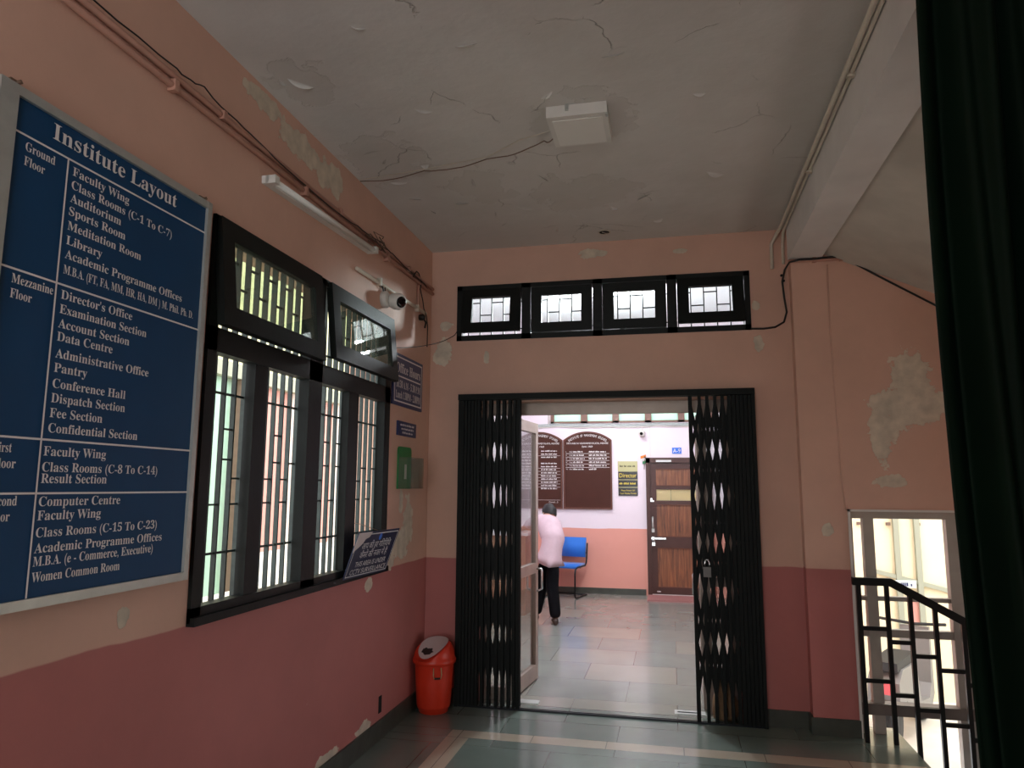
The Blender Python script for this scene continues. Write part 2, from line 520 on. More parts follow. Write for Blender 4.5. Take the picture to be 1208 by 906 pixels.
def glyphs(text):
    if text not in _cache:
        c = bpy.data.curves.new('lettering', 'FONT'); c.body = text; c.size = 1.0; c.resolution_u = 3
        o = bpy.data.objects.new('lettering', c); COL.objects.link(o)
        dg = bpy.context.evaluated_depsgraph_get()
        me = bpy.data.meshes.new_from_object(o.evaluated_get(dg))
        V = [v.co.copy() for v in me.vertices]; P = [tuple(p.vertices) for p in me.polygons]
        bpy.data.objects.remove(o); bpy.data.curves.remove(c); bpy.data.meshes.remove(me)
        _cache[text] = (V, P)
    return _cache[text]


def write(mb, runs, origin, e1, e2, n, off=0.002):
    """runs: (text, u, v_baseline, cap height, width or None, align); caps are 0.69 em"""
    origin, e1, e2, n = Vector(origin), Vector(e1).normalized(), Vector(e2).normalized(), Vector(n).normalized()
    for (t, u, v, cap, wd, al) in runs:
        V, P = glyphs(t)
        if not V: continue
        x0 = min(p.x for p in V); x1 = max(p.x for p in V); sy = cap / 0.69
        sx = wd / (x1 - x0) if wd else sy
        w_ = sx * (x1 - x0); u0_ = u - (w_ / 2 if al == 'c' else w_ if al == 'r' else 0)
        vv = [mb.bm.verts.new(origin + e1 * (u0_ + (p.x - x0) * sx) + e2 * (v + p.y * sy) + n * off) for p in V]
        for p in P:
            try:
                mb.bm.faces.new([vv[i] for i in p])
            except ValueError:
                pass


def scribble(mb, u0, u1, v, h, origin, e1, e2, n, off=0.002, seed=0, dens=0.72):
    """a line of lettering too small to read: short upright dashes grouped as words"""
    rnd = random.Random(seed); origin, e1, e2, n = Vector(origin), Vector(e1), Vector(e2), Vector(n)
    u = u0
    while u < u1:
        for _ in range(rnd.randint(3, 8)):
            g = h * rnd.uniform(0.35, 0.6)
            if u + g > u1: break
            hh = h * rnd.choice((0.7, 0.75, 1.0))
            mb.face([origin + e1 * a + e2 * b + n * off for a, b in ((u, v), (u + g * dens, v), (u + g * dens, v + hh), (u, v + hh))])
            u += g
        u += h * 0.55


def line_rect(mb, u0, v0, u1, v1, t, origin, e1, e2, n, off=0.0015):
    origin, e1, e2, n = Vector(origin), Vector(e1), Vector(e2), Vector(n)
    for (a, b, c, d) in ((u0, v0, u1, v0 + t), (u0, v1 - t, u1, v1), (u0, v0 + t, u0 + t, v1 - t), (u1 - t, v0 + t, u1, v1 - t)):
        mb.face([origin + e1 * x + e2 * y + n * off for x, y in ((a, b), (c, b), (c, d), (a, d))])


def quad(mb, u0, v0, u1, v1, origin, e1, e2, n, off=0.0015):
    origin, e1, e2, n = Vector(origin), Vector(e1), Vector(e2), Vector(n)
    mb.face([origin + e1 * x + e2 * y + n * off for x, y in ((u0, v0), (u1, v0), (u1, v1), (u0, v1))])


def skin(points, edges, radii, sub=2, root=0):
    """one smooth mesh grown along a skeleton; returns (verts, faces)"""
    me = bpy.data.meshes.new('skin'); me.from_pydata([Vector(p) for p in points], edges, [])
    o = bpy.data.objects.new('skin', me); COL.objects.link(o)
    md = o.modifiers.new('s', 'SKIN'); md.use_smooth_shade = True
    for i, v in enumerate(me.skin_vertices[0].data):
        r = radii[i]; v.radius = r if isinstance(r, tuple) else (r, r); v.use_root = (i == root)
    sm = o.modifiers.new('d', 'SUBSURF'); sm.levels = sub; sm.render_levels = sub
    dg = bpy.context.evaluated_depsgraph_get()
    ev = bpy.data.meshes.new_from_object(o.evaluated_get(dg))
    V = [v.co.copy() for v in ev.vertices]; P = [tuple(p.vertices) for p in ev.polygons]
    bpy.data.objects.remove(o); bpy.data.meshes.remove(me); bpy.data.meshes.remove(ev)
    return V, P


def add_vp(mb, VP, m=None):
    vv = [mb.bm.verts.new(p) for p in VP[0]]
    for p in VP[1]:
        f = mb.bm.faces.new([vv[i] for i in p]); f.smooth = True; f.material_index = mb.mi(m)


def structure(o, label, cat):
    return tag(o, label, cat, kind='structure')


XL, YB, YP, HC = -1.811, 5.272, 5.17, 3.39      # left wall face, back wall face, stair wall face, ceiling
FY = 11.0                                        # far wall of the lobby
WB = 5.50                                        # rear face of the back wall
# ------------------------------------------------------------------ room shell
mb = MB(); mb.box(-2.4, 1.385, -3.0, 5.42, -0.16, 0.0); mb.box(-2.4, 1.1, 5.42, FY + 0.1, -0.16, 0.0)
structure(mb.build('floor', m_floor), 'polished green grey stone slab floor with a cream border strip', 'floor')

# ceiling slab with hanging curls of loose paint
mb = MB(); mb.box(-2.1, 4.7, -3.0, 5.5, HC, HC + 0.2)
cr = [(-1.626, 2.821), (-1.70, 2.795), (-1.551, 3.66), (-1.575, 4.219), (-1.129, 4.043), (-1.113, 4.78), (-0.713, 4.066), (-0.443, 4.409),
      (-0.126, 4.474), (-0.325, 4.621), (0.173, 3.286), (-1.299, 4.348), (-1.537, 4.449), (-1.58, 3.546), (-1.586, 3.948), (-0.536, 3.15),
      (-1.15, 3.168), (-1.35, 3.75), (-0.9, 4.5), (-1.2, 2.5), (-.8, 2.7), (-.2, 2.9), (.3, 4.2), (-.05, 4.9), (-.75, 4.95), (-1.45, 4.9), (-.6, 4.7)]
for i, (x, y) in enumerate(cr):
    rnd = random.Random(i * 3 + 1)
    a = rnd.uniform(0, 2 * PI); L = rnd.uniform(0.05, 0.14); hgt = rnd.uniform(0.006, 0.018); bend = rnd.uniform(-0.7, 0.7); wd = rnd.uniform(0.008, 0.022)
    N = 7; prev = None
    for k in range(N):
        s_ = k / (N - 1) - 0.5
        ang = a + bend * s_
        px = x + L * s_ * math.cos(a) - bend * 0.25 * L * (s_ * s_) * math.sin(a); py = y + L * s_ * math.sin(a) + bend * 0.25 * L * (s_ * s_) * math.cos(a)
        hh = hgt * (1 - (2 * s_) ** 2) + 0.001
        nx, ny = -math.sin(ang), math.cos(ang)
        ww = wd * (1 - (2 * s_) ** 2) + 0.003
        row = [Vector((px, py, HC - 0.0005)), Vector((px + nx * ww * 0.55, py + ny * ww * 0.55, HC - hh * 0.35)), Vector((px + nx * ww, py + ny * ww, HC - hh))]
        if prev:
            for q in range(2):
                mb.face([prev[q], prev[q + 1], row[q + 1], row[q]])
        prev = row
structure(mb.build('ceiling', m_ceiling), 'grey white ceiling with flaking paint', 'ceiling')

# left wall with the window opening
WY0, WY1, WZ0, WZ1 = 2.507, 4.44, 1.03, 2.655
mb = MB(); xo = -2.06
mb.box(xo, XL, -3.0, WY0, 0, HC); mb.box(xo, XL, WY1, 5.5, 0, HC)
mb.box(xo, XL, WY0, WY1, 0, WZ0); mb.box(xo, XL, WY0, WY1, WZ1, HC)
structure(mb.build('wall_left', m_wall_left), 'left wall, salmon above and rose red below', 'wall')

# back wall with gate opening and transom opening
GX0, GX1, GZ = -1.42, 0.42, 2.19
TX0, TX1, TZ0, TZ1 = -1.598, 0.581, 2.664, 3.098
mb = MB()
mb.box(-2.5, GX0, YB, WB, 0, TZ0); mb.box(GX1, 1.0, YB, WB, 0, TZ0); mb.box(GX0, GX1, YB, WB, GZ, TZ0)
mb.box(-2.5, TX0, YB, WB, TZ0, TZ1); mb.box(TX1, 1.0, YB, WB, TZ0, TZ1); mb.box(-2.5, 1.0, YB, WB, TZ1, HC + 0.2)
structure(mb.build('wall_back', m_wall_back), 'end wall around the gate, salmon above and rose red below', 'wall')

# stair wall (its projecting pier is the left edge), with the tall stair window opening
SX0, SX1, SZ0, SZ1 = 1.134, 2.75, -1.05, 1.405
mb = MB()
mb.box(0.848, SX0, YP, 5.42, -0.16, HC); mb.box(SX0, SX1, YP, 5.42, SZ1, HC); mb.box(SX1, 4.7, YP, 5.42, -2.2, HC)
mb.box(1.0, SX1, YP, 5.42, -2.2, SZ0); mb.box(1.0, SX0, YP, 5.42, -1.2, -0.16)
structure(mb.build('wall_stair', m_wall_stair), 'stair wall and pier right of the gate, with large peeled patch', 'wall')
# narrow raised seam where the pier meets the infill
mb = MB(); mb.tube([(1.085, YP, 3.08), (1.082, YP, 2.6), (1.09, YP, 2.1), (1.1, YP, 1.6), (1.115, YP, 1.41)], 0.006, 6)
structure(mb.build('trim_seam', m_wall_stair), 'raised plaster seam on the pier', 'trim')

# right wall of the front hall, outer stair wall with landing window, rear wall with an unseen opening added for fill light
mb = MB(); mb.box(1.3, 1.5, -1.25, 2.75, -0.16, 3.12)  # unseen; far end lengthened to keep stairwell light off the left wall
structure(mb.build('wall_right', m_wall_plain), 'right wall behind the green curtain', 'wall')
mb = MB()
mb.box(4.4, 4.6, 2.25, 2.75, -2.2, HC); mb.box(4.4, 4.6, 5.05, 5.2, -2.2, HC); mb.box(4.4, 4.6, 2.75, 5.05, -2.2, -0.65); mb.box(4.4, 4.6, 2.75, 5.05, 0.75, HC)
mb.box(1.5, 4.6, 2.25, 2.45, -2.2, HC); mb.box(1.3, 1.5, -1.25, 2.45, 3.12, HC)
structure(mb.build('wall_outer', m_wall_plain), 'outer wall of the stairwell', 'wall')
mb = MB()
mb.box(-2.06, XL, -0.95, -0.8, 0, HC); mb.box(-0.05, 1.5, -0.95, -0.8, 0, HC); mb.box(XL, -0.05, -0.95, -0.8, 3.3, HC)
structure(mb.build('wall_rear', m_wall_plain), 'wall behind the camera with an added opening for fill daylight', 'wall')

# beam, and the sloping underside of the upper flight
mb = MB(); mb.box(0.83, 1.05, -3.0, YP, 3.13, HC)
structure(mb.build('beam', m_beam, bevel=0.006), 'grey white beam along the ceiling beside the stair', 'beam')
mb = MB(); mb.prism([(1.05, YP, 3.16), (4.4, YP, 3.16 - 3.35 * 0.463), (4.4, YP, 3.16 - 3.35 * 0.463 + 0.2), (1.05, YP, 3.36)], (0, -(YP - 2.45), 0))
structure(mb.build('stair_soffit', m_soffit), 'sloping underside of the upper stair flight', 'soffit')
# lower flight of steps
mb = MB()
for k in range(10):
    mb.box(1.385 + 0.3 * k, 1.385 + 0.3 * (k + 1), 2.45, YP, -0.165 * (k + 2), -0.165 * (k + 1))
structure(mb.build('stair_steps', m_floor), 'steps going down from the landing', 'stairs')
mb = MB(); mb.box(1.0, 4.6, 2.3, 5.4, -2.25, -2.15)
structure(mb.build('floor_stairwell', m_skirt), 'floor at the bottom of the stairwell', 'floor')

# skirting
mb = MB(); mb.box(XL, XL + 0.014, -2.95, YB - 0.014, 0, 0.115)
structure(mb.build('baseboard_left', m_skirt, bevel=0.003), 'dark stone skirting along the left wall', 'skirting')
mb = MB(); mb.box(XL, -1.42, YB - 0.014, YB, 0, 0.108); mb.box(0.43, 0.848, YB - 0.014, YB, 0, 0.108); mb.box(0.834, 0.848, YP - 0.014, YB - 0.014, 0, 0.108)
structure(mb.build('baseboard_back', m_skirt, bevel=0.003), 'dark stone skirting on the end wall', 'skirting')
mb = MB(); mb.box(0.848, 1.128, YP - 0.014, YP, 0, 0.105)
structure(mb.build('baseboard_stair', m_skirt, bevel=0.003), 'dark stone skirting at the foot of the pier', 'skirting')

# lobby behind the gate
mb = MB(); mb.box(-2.5, 1.1, FY, FY + 0.2, 0, 2.52); mb.box(-2.5, -1.80, FY, FY + 0.2, 2.52, 3.06); mb.box(0.62, 1.1, FY, FY + 0.2, 2.52, 3.06)
mb.box(-2.5, 1.1, FY, FY + 0.2, 3.06, 3.6)
structure(mb.build('wall_lobby_far', m_lobby), 'white and pink far wall of the lobby', 'wall')
mb = MB(); mb.box(-2.5, -2.38, WB, FY, 0, 3.6)
structure(mb.build('wall_lobby_left', m_lobby), 'left wall of the lobby', 'wall')
mb = MB(); mb.box(0.95, 1.1, WB, FY, 0, 3.6)
structure(mb.build('wall_lobby_right', m_lobby), 'right wall of the lobby', 'wall')
mb = MB(); mb.box(-2.38, GX0, WB, WB + 0.01, 0, TZ0); mb.box(GX1, 0.95, WB, WB + 0.01, 0, TZ0); mb.box(GX0, GX1, WB, WB + 0.01, GZ, TZ0); mb.box(-2.38, 0.95, WB, WB + 0.01, TZ1, 3.4)
structure(mb.build('wall_lobby_front', m_lobby), 'lobby side of the gate wall', 'wall')
mb = MB(); mb.box(-2.5, 1.1, WB, FY + 0.2, 3.4, 3.6)
structure(mb.build('ceiling_lobby', m_lobby_ceil), 'white lobby ceiling', 'ceiling')
mb = MB(); mb.box(-2.38, -0.40, FY - 0.015, FY, 0, 0.085)
structure(mb.build('baseboard_lobby', m_skirt), 'grey skirting along the lobby wall', 'skirting')

# ------------------------------------------------------------------ window_1 : big left window
win = thing('window_1', (XL, WY0, WZ0), 'large black framed window with grille on the left wall', 'window', kind='structure')
fx0, fx1 = -1.852, -1.795
mb = MB()
mb.box(fx0, fx1, WY0, WY1, WZ0, WZ0 + 0.055); mb.box(fx0, fx1, WY0, WY1, WZ1 - 0.035, WZ1)
mb.box(fx0, fx1, WY0, WY0 + 0.06, WZ0, WZ1); mb.box(fx0, fx1, WY1 - 0.09, WY1, WZ0, WZ1)
mb.box(fx0, fx1, WY0, WY1, 2.09, 2.19)
for a, b in ((2.87, 2.975), (3.84, 3.975)):
    mb.box(fx0, fx1 - 0.01, a, b, WZ0 + 0.05, 2.1)
mb.box(fx0, fx1, 3.345, 3.485, WZ0, WZ1)
mb.box(-1.84, -1.775, WY0, WY1, WZ0 - 0.012, WZ0 + 0.02)
mb.build('window_frame', m_black, win)
# rebates inside each opening
PAN = [(2.567, 2.94), (2.975, 3.415), (3.485, 3.93), (3.975, 4.44)]
gx = -1.872
for j, (a, b) in enumerate(PAN):
    mb = MB(); n = 5 if j == 0 else 6
    ys = [a + (b - a) * (i + 0.35) / n for i in range(n)]
    for y in ys:
        mb.box(gx - 0.011, gx + 0.011, y - 0.0045, y + 0.0045, WZ0 + 0.03, 2.12)
    for z in (1.94, 1.27):
        mb.box(gx - 0.004, gx + 0.004, a - 0.012, b + 0.012, z - 0.005, z + 0.005)
    for i in range(n - 1):
        for z in ((1.79, 1.66), (1.58, 1.47))[i % 2]:
            if (i + j) % 4 == 1 and z in (1.79, 1.58): continue
            mb.box(gx - 0.004, gx + 0.004, ys[i], ys[i + 1], z - 0.004, z + 0.004)
    mb.build('grille', m_grille, win)
mb = MB()
ys = [2.57 + 0.076 * i for i in range(25)]
for y in ys:
    mb.box(gx - 0.014, gx + 0.014, y - 0.004, y + 0.004, 2.14, 2.64)
for i in range(24):
    for z in ((2.53, 2.27), (2.42, 2.20))[i % 2]:
        mb.box(gx - 0.004, gx + 0.004, ys[i], ys[i + 1], z - 0.005, z + 0.005)
mb.build('upper_grille', m_grille, win)


def sash(y0, y1, z0, z1, hinge_x, ang, parent, mw, gm, name='sash', horizontal_axis='Y', th=0.035, label=None):
    """top hung sash, bottom swung into the hall by ang; the long axis runs along Y (left wall) or X (end wall)"""
    H = z1 - z0

    def P(s_, t_, d_):
        # s along wall, t down from the hinge, d outwards to the room
        dz = -t_ * math.cos(ang) + d_ * math.sin(ang); dd = t_ * math.sin(ang) + d_ * math.cos(ang)
        if horizontal_axis == 'Y':
            return Vector((hinge_x + dd, s_, z1 + dz))
        return Vector((s_, hinge_x - dd, z1 + dz))

    def pbox(mb, s0, s1, t0, t1, d0, d1):
        v = [mb.bm.verts.new(P(a, b, c)) for a in (s0, s1) for b in (t0, t1) for c in (d0, d1)]
        for q in ((0, 1, 3, 2), (4, 6, 7, 5), (0, 4, 5, 1), (2, 3, 7, 6), (0, 2, 6, 4), (1, 5, 7, 3)):
            mb.bm.faces.new([v[i] for i in q])
    wx, wz0, wz1 = mw
    mb = MB()
    pbox(mb, y0, y1, 0, wz0, 0, th); pbox(mb, y0, y1, H - wz1, H, 0, th)
    pbox(mb, y0, y0 + wx, wz0, H - wz1, 0, th); pbox(mb, y1 - wx, y1, wz0, H - wz1, 0, th)
    sa = mb.build(name, m_black, parent, bevel=0.004)
    mb = MB(); pbox(mb, y0 + wx - 0.004, y1 - wx + 0.004, wz0 - 0.004, H - wz1 + 0.004, th * 0.45, th * 0.45 + 0.004)
    mb.build('pane', gm, sa)
    return sa


sash(2.52, 3.40, 2.188, 2.645, -1.812, math.radians(5.5), win, (0.085, 0.085, 0.085), m_glass)
sash(3.515, 4.425, 2.225, 2.645, -1.812, math.radians(6), win, (0.085, 0.085, 0.085), m_glass)

# ------------------------------------------------------------------ window_2 : transom row over the gate
win = thing('window_2', (TX0, YB, TZ0), 'row of four small black framed windows above the gate', 'window', kind='structure')
mb = MB(); ya, yb = 5.262, 5.36
mb.box(TX0, TX1, ya, yb, TZ0, TZ0 + 0.04); mb.box(TX0, TX1, ya, yb, TZ1 - 0.035, TZ1)
mb.box(TX0, TX0 + 0.04, ya, yb, TZ0, TZ1); mb.box(TX1 - 0.04, TX1, ya, yb, TZ0, TZ1)
cells = []
wcell = (TX1 - TX0 - 0.08 - 3 * 0.07) / 4
x = TX0 + 0.04
for i in range(4):
    cells.append((x, x + wcell))
    if i < 3:
        mb.box(x + wcell, x + wcell + 0.07, ya, yb, TZ0, TZ1)
    x += wcell + 0.07
mb.build('window_frame', m_black, win)
for i, (a, b) in enumerate(cells):
    ang = (8, 0.6, 0.6, 9)[i]
    sash(a + 0.004, b - 0.004, TZ0 + (0.045 if i in (1, 2) else 0.052), TZ1 - 0.04, 5.29, math.radians(ang), win, (0.082, 0.065, 0.072), m_glass_clean, horizontal_axis='X')
mb = MB(); gy = 5.43
for i, (a, b) in enumerate(cells):
    n = 5
    xs = [a + (b - a) * (k + 0.1) / n for k in range(n + 1)]
    for xx in xs: mb.box(xx - 0.004, xx + 0.004, gy - 0.01, gy + 0.01, TZ0 + 0.0, TZ1)
    for k in range(n):
        for z in ((3.00, 2.78), (2.90, 2.69))[k % 2]:
            mb.box(xs[k], xs[k + 1], gy - 0.004, gy + 0.004, z - 0.004, z + 0.004)
mb.build('grille', m_black, win)

# ------------------------------------------------------------------ window_3 : stair window
win = thing('window_3', (SX0, 5.3, 0), 'tall bright stair window behind the railing', 'window', kind='structure')
mb = MB(); ya, yb = 5.27, 5.34
mb.box(SX0, SX1, ya, yb, 1.355, SZ1); mb.box(SX0, SX0 + 0.035, ya, yb, SZ0, 1.355); mb.box(SX1 - 0.05, SX1, ya, yb, SZ0, 1.355)
mb.box(1.235, 1.30, ya + .003, yb - .003, SZ0, 1.356); mb.box(1.735, 1.83, ya + .003, yb - .003, SZ0, 1.356); mb.box(2.25, 2.33, ya + .003, yb - .003, SZ0, 1.356)
mb.box(SX0 + .01, SX1 - .01, ya + 0.012, yb - 0.012, 0.825, 0.852); mb.box(SX0 + .01, SX1 - .01, ya + .008, yb - 0.016, 0.598, 0.646)
mb.build('window_frame', m_stairframe, win)
mb = MB(); mb.box(SX0, SX1, ya - 0.02, yb, 0.12, 0.188)
mb.build('sill_rail', m_stairsill, win, bevel=0.004)
mb = MB(); mb.box(SX0 - 0.012, SX0 + 0.002, YP - 0.012, YP + 0.06, 0.0, SZ1 + 0.012); mb.box(SX0 - 0.012, SX1, YP - 0.012, YP + 0.06, SZ1 - 0.002, SZ1 + 0.012)
mb.build('reveal_edge', m_offwhite, win, bevel=0.003)

# ------------------------------------------------------------------ window_4 : high lobby windows
win = thing('window_4', (-1.8, FY, 2.52), 'high row of pale green windows on the far lobby wall', 'window', kind='structure')
mb = MB(); ya, yb = FY - 0.02, FY + 0.08
mb.box(-1.80, 0.62, ya, yb, 2.52, 2.55); mb.box(-1.80, 0.62, ya, yb, 3.03, 3.06)
for a, b in ((-1.80, -1.75), (-1.335, -1.235), (-0.855, -0.757), (-0.37, -0.275), (0.115, 0.21), (0.57, 0.62)):
    mb.box(a, b, ya, yb, 2.52, 3.06)
fr = mb.build('window_frame', m_winframe, win)
for a, b in ((-1.75, -1.335), (-1.235, -0.855), (-0.757, -0.37), (-0.275, 0.115), (0.21, 0.57)):
    mb = MB(); mb.box(a, b, FY + 0.03, FY + 0.036, 2.55, 3.03); mb.build('pane', m_frost_mint, win)
area('portal_lobby_window', (-0.6, FY + 0.25, 2.79), (0, -1, 0), 2.4, 0.5, portal=True)

# ------------------------------------------------------------------ door_1 : brown lobby door
DX0, DX1 = -0.37, 0.57
door = thing('door_1', (DX0, FY, 0), 'brown panelled office door in the far lobby wall', 'door', kind='structure')
mb = MB(); ya, yb = FY - 0.075, FY - 0.002
mb.box(DX0, DX0 + 0.06, ya, yb, 0.0, 1.99); mb.box(DX1 - 0.06, DX1, ya, yb, 0, 1.99); mb.box(DX0, DX1, ya, yb, 1.915, 1.99)
mb.build('door_frame', m_doorframe, door, bevel=0.005)
lx0, lx1 = DX0 + 0.06, DX1 - 0.06
mb = MB(); ya, yb = FY - 0.05, FY - 0.01
st = 0.085
mb.box(lx0, lx0 + st, ya, yb, 0.03, 1.91); mb.box(lx1 - st, lx1, ya, yb, 0.03, 1.91)
for z0, z1 in ((0.03, 0.125), (0.69, 0.84), (1.31, 1.365), (1.525, 1.575), (1.83, 1.91)):
    mb.box(lx0 + st, lx1 - st, ya, yb, z0, z1)
leaf = mb.build('door_leaf', m_doorframe, door, bevel=0.004)
for z0, z1 in ((0.125, 0.69), (0.84, 1.31), (1.575, 1.83)):
    mb = MB(); mb.box(lx0 + st, lx1 - st, ya + 0.012, yb - 0.008, z0, z1); mb.build('wood_panel', m_doorwood, leaf)
mb = MB()
for z0, z1 in ((0.125, 0.69), (0.84, 1.31), (1.575, 1.83)):
    for a in (z0, z1 - 0.012):
        mb.box(lx0 + st, lx1 - st, ya - 0.004, ya + 0.014, a, a + 0.012)
mb.build('panel_moulding', m_board_trim, leaf)
mb = MB(); mb.box(lx0 + st, lx1 - st, ya + 0.015, ya + 0.021, 1.365, 1.525); mb.build('glass_strip', m_frost_cream, leaf)
mb = MB(); mb.box(-0.02, -0.01, ya + 0.006, ya + 0.014, 1.365, 1.525); mb.build('glazing_bar', m_brass, leaf)
mb = MB(); mb.box(-0.302, -0.262, ya - 0.02, ya, 0.905, 0.965); mb.tube([(-0.283, ya - 0.012, 0.96), (-0.283, ya - 0.045, 0.985), (-0.283, ya - 0.045, 1.10), (-0.283, ya - 0.012, 1.125)], 0.014)
mb.build('pull_handle', m_silver, leaf)
mb = MB(); mb.box(-0.335, -0.10, ya - 0.022, ya - 0.006, 0.806, 0.832); mb.box(-0.30, -0.27, ya - 0.03, ya, 0.795, 0.843); mb.tube([(-0.115, ya - 0.014, 0.815), (-0.115, ya - 0.05, 0.815)], 0.008)
mb.build('door_bolt', m_chrome, leaf)
mb = MB(); mb.box(-0.30, -0.255, ya - 0.05, ya - 0.028, 0.715, 0.765); mb.tube([(-0.292, ya - 0.039, 0.765), (-0.292, ya - 0.039, 0.81), (-0.277, ya - 0.039, 0.822), (-0.263, ya - 0.039, 0.81), (-0.263, ya - 0.039, 0.765)], 0.005)
mb.build('padlock', m_chrome, leaf, bevel=0.004)
mb = MB(); mb.box(-0.315, -0.26, ya - 0.02, ya, 1.345, 1.368); mb.box(-0.31, -0.285, ya - 0.02, ya, 1.368, 1.40); mb.build('latch', m_chrome, leaf)
mb = MB(); mb.box(-0.22, 0.0, FY - 0.10, FY - 0.076, 1.925, 1.955); mb.build('door_closer', m_silver, door, bevel=0.004)
mb = MB(); mb.box(-0.24, -0.19, ya - 0.012, ya, 0.06, 0.075); mb.build('floor_bolt', m_chrome, leaf)
mb = MB(); mb.box(DX0, DX1, 10.42, FY - 0.077, 0, 0.022)
tag(mb.build('door_mat', m_mat, bevel=0.006), 'dull maroon mat on the floor before the brown office door', 'mat')
mb = MB(); mb.box(DX0 + 0.06, DX1 - 0.06, FY - 0.07, FY - 0.002, 0.0, 0.028); mb.build('threshold', m_offwhite, door)

# ------------------------------------------------------------------ aluminium glazed entrance inside the gate
fr = thing('trim_1', (GX0, 5.45, 0), 'brown aluminium frame of the glazed entrance behind the gate', 'door frame', kind='structure')
mb = MB(); ya, yb = 5.43, 5.49
mb.box(GX0, GX1, ya, yb, 2.10, GZ); mb.box(GX0, GX0 + 0.04, ya, yb, 0, 2.10); mb.box(GX1 - 0.04, GX1, ya, yb, 0, 2.10)
mb.box(-1.23, -1.185, ya, yb, 0, 2.10); mb.box(0.205, 0.25, ya, yb, 0, 2.10)
for a, b in ((GX0 + 0.04, -1.23), (0.25, GX1 - 0.04)):
    mb.box(a, b, ya, yb, 0, 0.09); mb.box(a, b, ya, yb, 0.86, 0.92)
mb.build('frame', m_alu, fr, bevel=0.003)
for a, b in ((GX0 + 0.04, -1.23), (0.25, GX1 - 0.04)):
    mb = MB(); mb.box(a, b, 5.457, 5.463, 0.09, 0.86); mb.box(a, b, 5.457, 5.463, 0.92, 2.10); mb.build('pane', m_glass_clean, fr)


def glass_leaf(name, hx, hy, fx, fy, label):
    """glazed door leaf from hinge (hx,hy) to free edge (fx,fy)"""
    d = thing(name, (hx, hy, 0), label, 'door', kind='structure')
    e = Vector((fx - hx, fy - hy, 0)); L = e.length; e.normalize(); n = Vector((-e.y, e.x, 0))
    M = Matrix(((e.x, n.x, 0, hx), (e.y, n.y, 0, hy), (0, 0, 1, 0), (0, 0, 0, 1)))
    mb = MB(); t = 0.022
    mb.box(0, 0.07, -t, t, 0.012, 2.085, mtx=M); mb.box(L - 0.07, L, -t, t, 0.012, 2.085, mtx=M)
    for z0, z1 in ((0.012, 0.125), (0.85, 0.93), (2.0, 2.085)):
        mb.box(0.07, L - 0.07, -t, t, z0, z1, mtx=M)
    f = mb.build('leaf_frame', m_alu, d, bevel=0.003)
    for z0, z1 in ((0.125, 0.85), (0.93, 2.0)):
        mb = MB(); mb.box(0.07, L - 0.07, -0.003, 0.003, z0, z1, mtx=M); mb.build('pane', m_glass_clean, d)
    mb = MB()
    for sgn in (-1, 1):
        a = [M @ Vector((L - 0.035, sgn * t, 0.88)), M @ Vector((L - 0.035, sgn * 0.06, 0.88)), M @ Vector((L - 0.035, sgn * 0.065, 0.86)), M @ Vector((L - 0.035, sgn * 0.065, 0.72)), M @ Vector((L - 0.035, sgn * t, 0.70))]
        mb.tube(a, 0.009)
    mb.build('handle', m_chrome, d)
    return d


glass_leaf('door_2', -1.185, 5.50, -1.128, 6.085, 'left glazed aluminium door leaf standing open into the lobby')
glass_leaf('door_3', 0.205, 5.50, 0.212, 6.09, 'right glazed aluminium door leaf standing open behind the gate')
mb = MB(); mb.box(-1.17, -0.98, 5.385, 5.475, 0.0, 0.006)
tag(mb.build('floor_plate', m_silver), 'pale floor spring plate at foot of the left glass door', 'floor plate')
mb = MB(); mb.box(-0.02, 0.19, 5.385, 5.475, 0, 0.006); mb.box(0.0, 0.15, 5.42, 5.435, 0.006, 0.008, m_hole)
mb.mats = [m_silver, m_hole]
for f in mb.bm.faces: f.material_index = 0
for f in list(mb.bm.faces)[6:]: f.material_index = 1
tag(mb.build('floor_plate', None), 'slotted floor plate at the foot of the right gate leaf', 'floor plate')
# ------------------------------------------------------------------ layout sign on the left wall
O, E1, E2, NX = (-1.775, 0, 0), (0, 1, 0), (0, 0, 1), (1, 0, 0)
sg = thing('layout_sign', (XL, 1.96, 1.2), 'large blue floor directory board with white lettering left of the window', 'sign')
mb = MB(); mb.box(XL, -1.777, 1.535, 2.425, 1.215, 2.65)
mb.build('blue_panel', m_blue, sg)
mb = MB(); yo0, yo1, zo0, zo1 = 1.497, 2.437, 1.203, 2.664
mb.box(XL, -1.765, yo0, 1.556, zo0, zo1); mb.box(XL, -1.765, 2.412, yo1, zo0, zo1)
mb.box(XL, -1.766, 1.556, 2.412, zo0, 1.232); mb.box(XL, -1.766, 1.556, 2.412, 2.636, zo1)
mb.build('aluminium_frame', m_silver, sg, bevel=0.004)
for y, z in ((1.56, 2.675), (2.405, 2.672)):
    mb = MB(); mb.box(XL, -1.79, y - 0.015, y + 0.015, z - 0.02, z + 0.012); mb.tube([(-1.79, y, z), (-1.775, y + 0.008, z + 0.008)], 0.006); mb.build('hanging_clip', m_wire_brown, sg)
for z in (2.535, 2.1445, 1.679, 1.5245):
    pass
mb = MB()
for z in (2.535, 2.1445, 1.679, 1.5245):
    quad(mb, 1.556, z - 0.003, 2.412, z + 0.003, O, E1, E2, NX)
quad(mb, 1.7435, 1.232, 1.7495, 2.535, O, E1, E2, NX)
mb.build('dividing_lines', m_white, sg)
mb = MB(); write(mb, [(serif('Institute Layout'), 1.684, 2.5705, 0.050, 0.554, 'l')], O, E1, E2, NX); mb.build('heading', m_white, sg)
cp = 0.0275
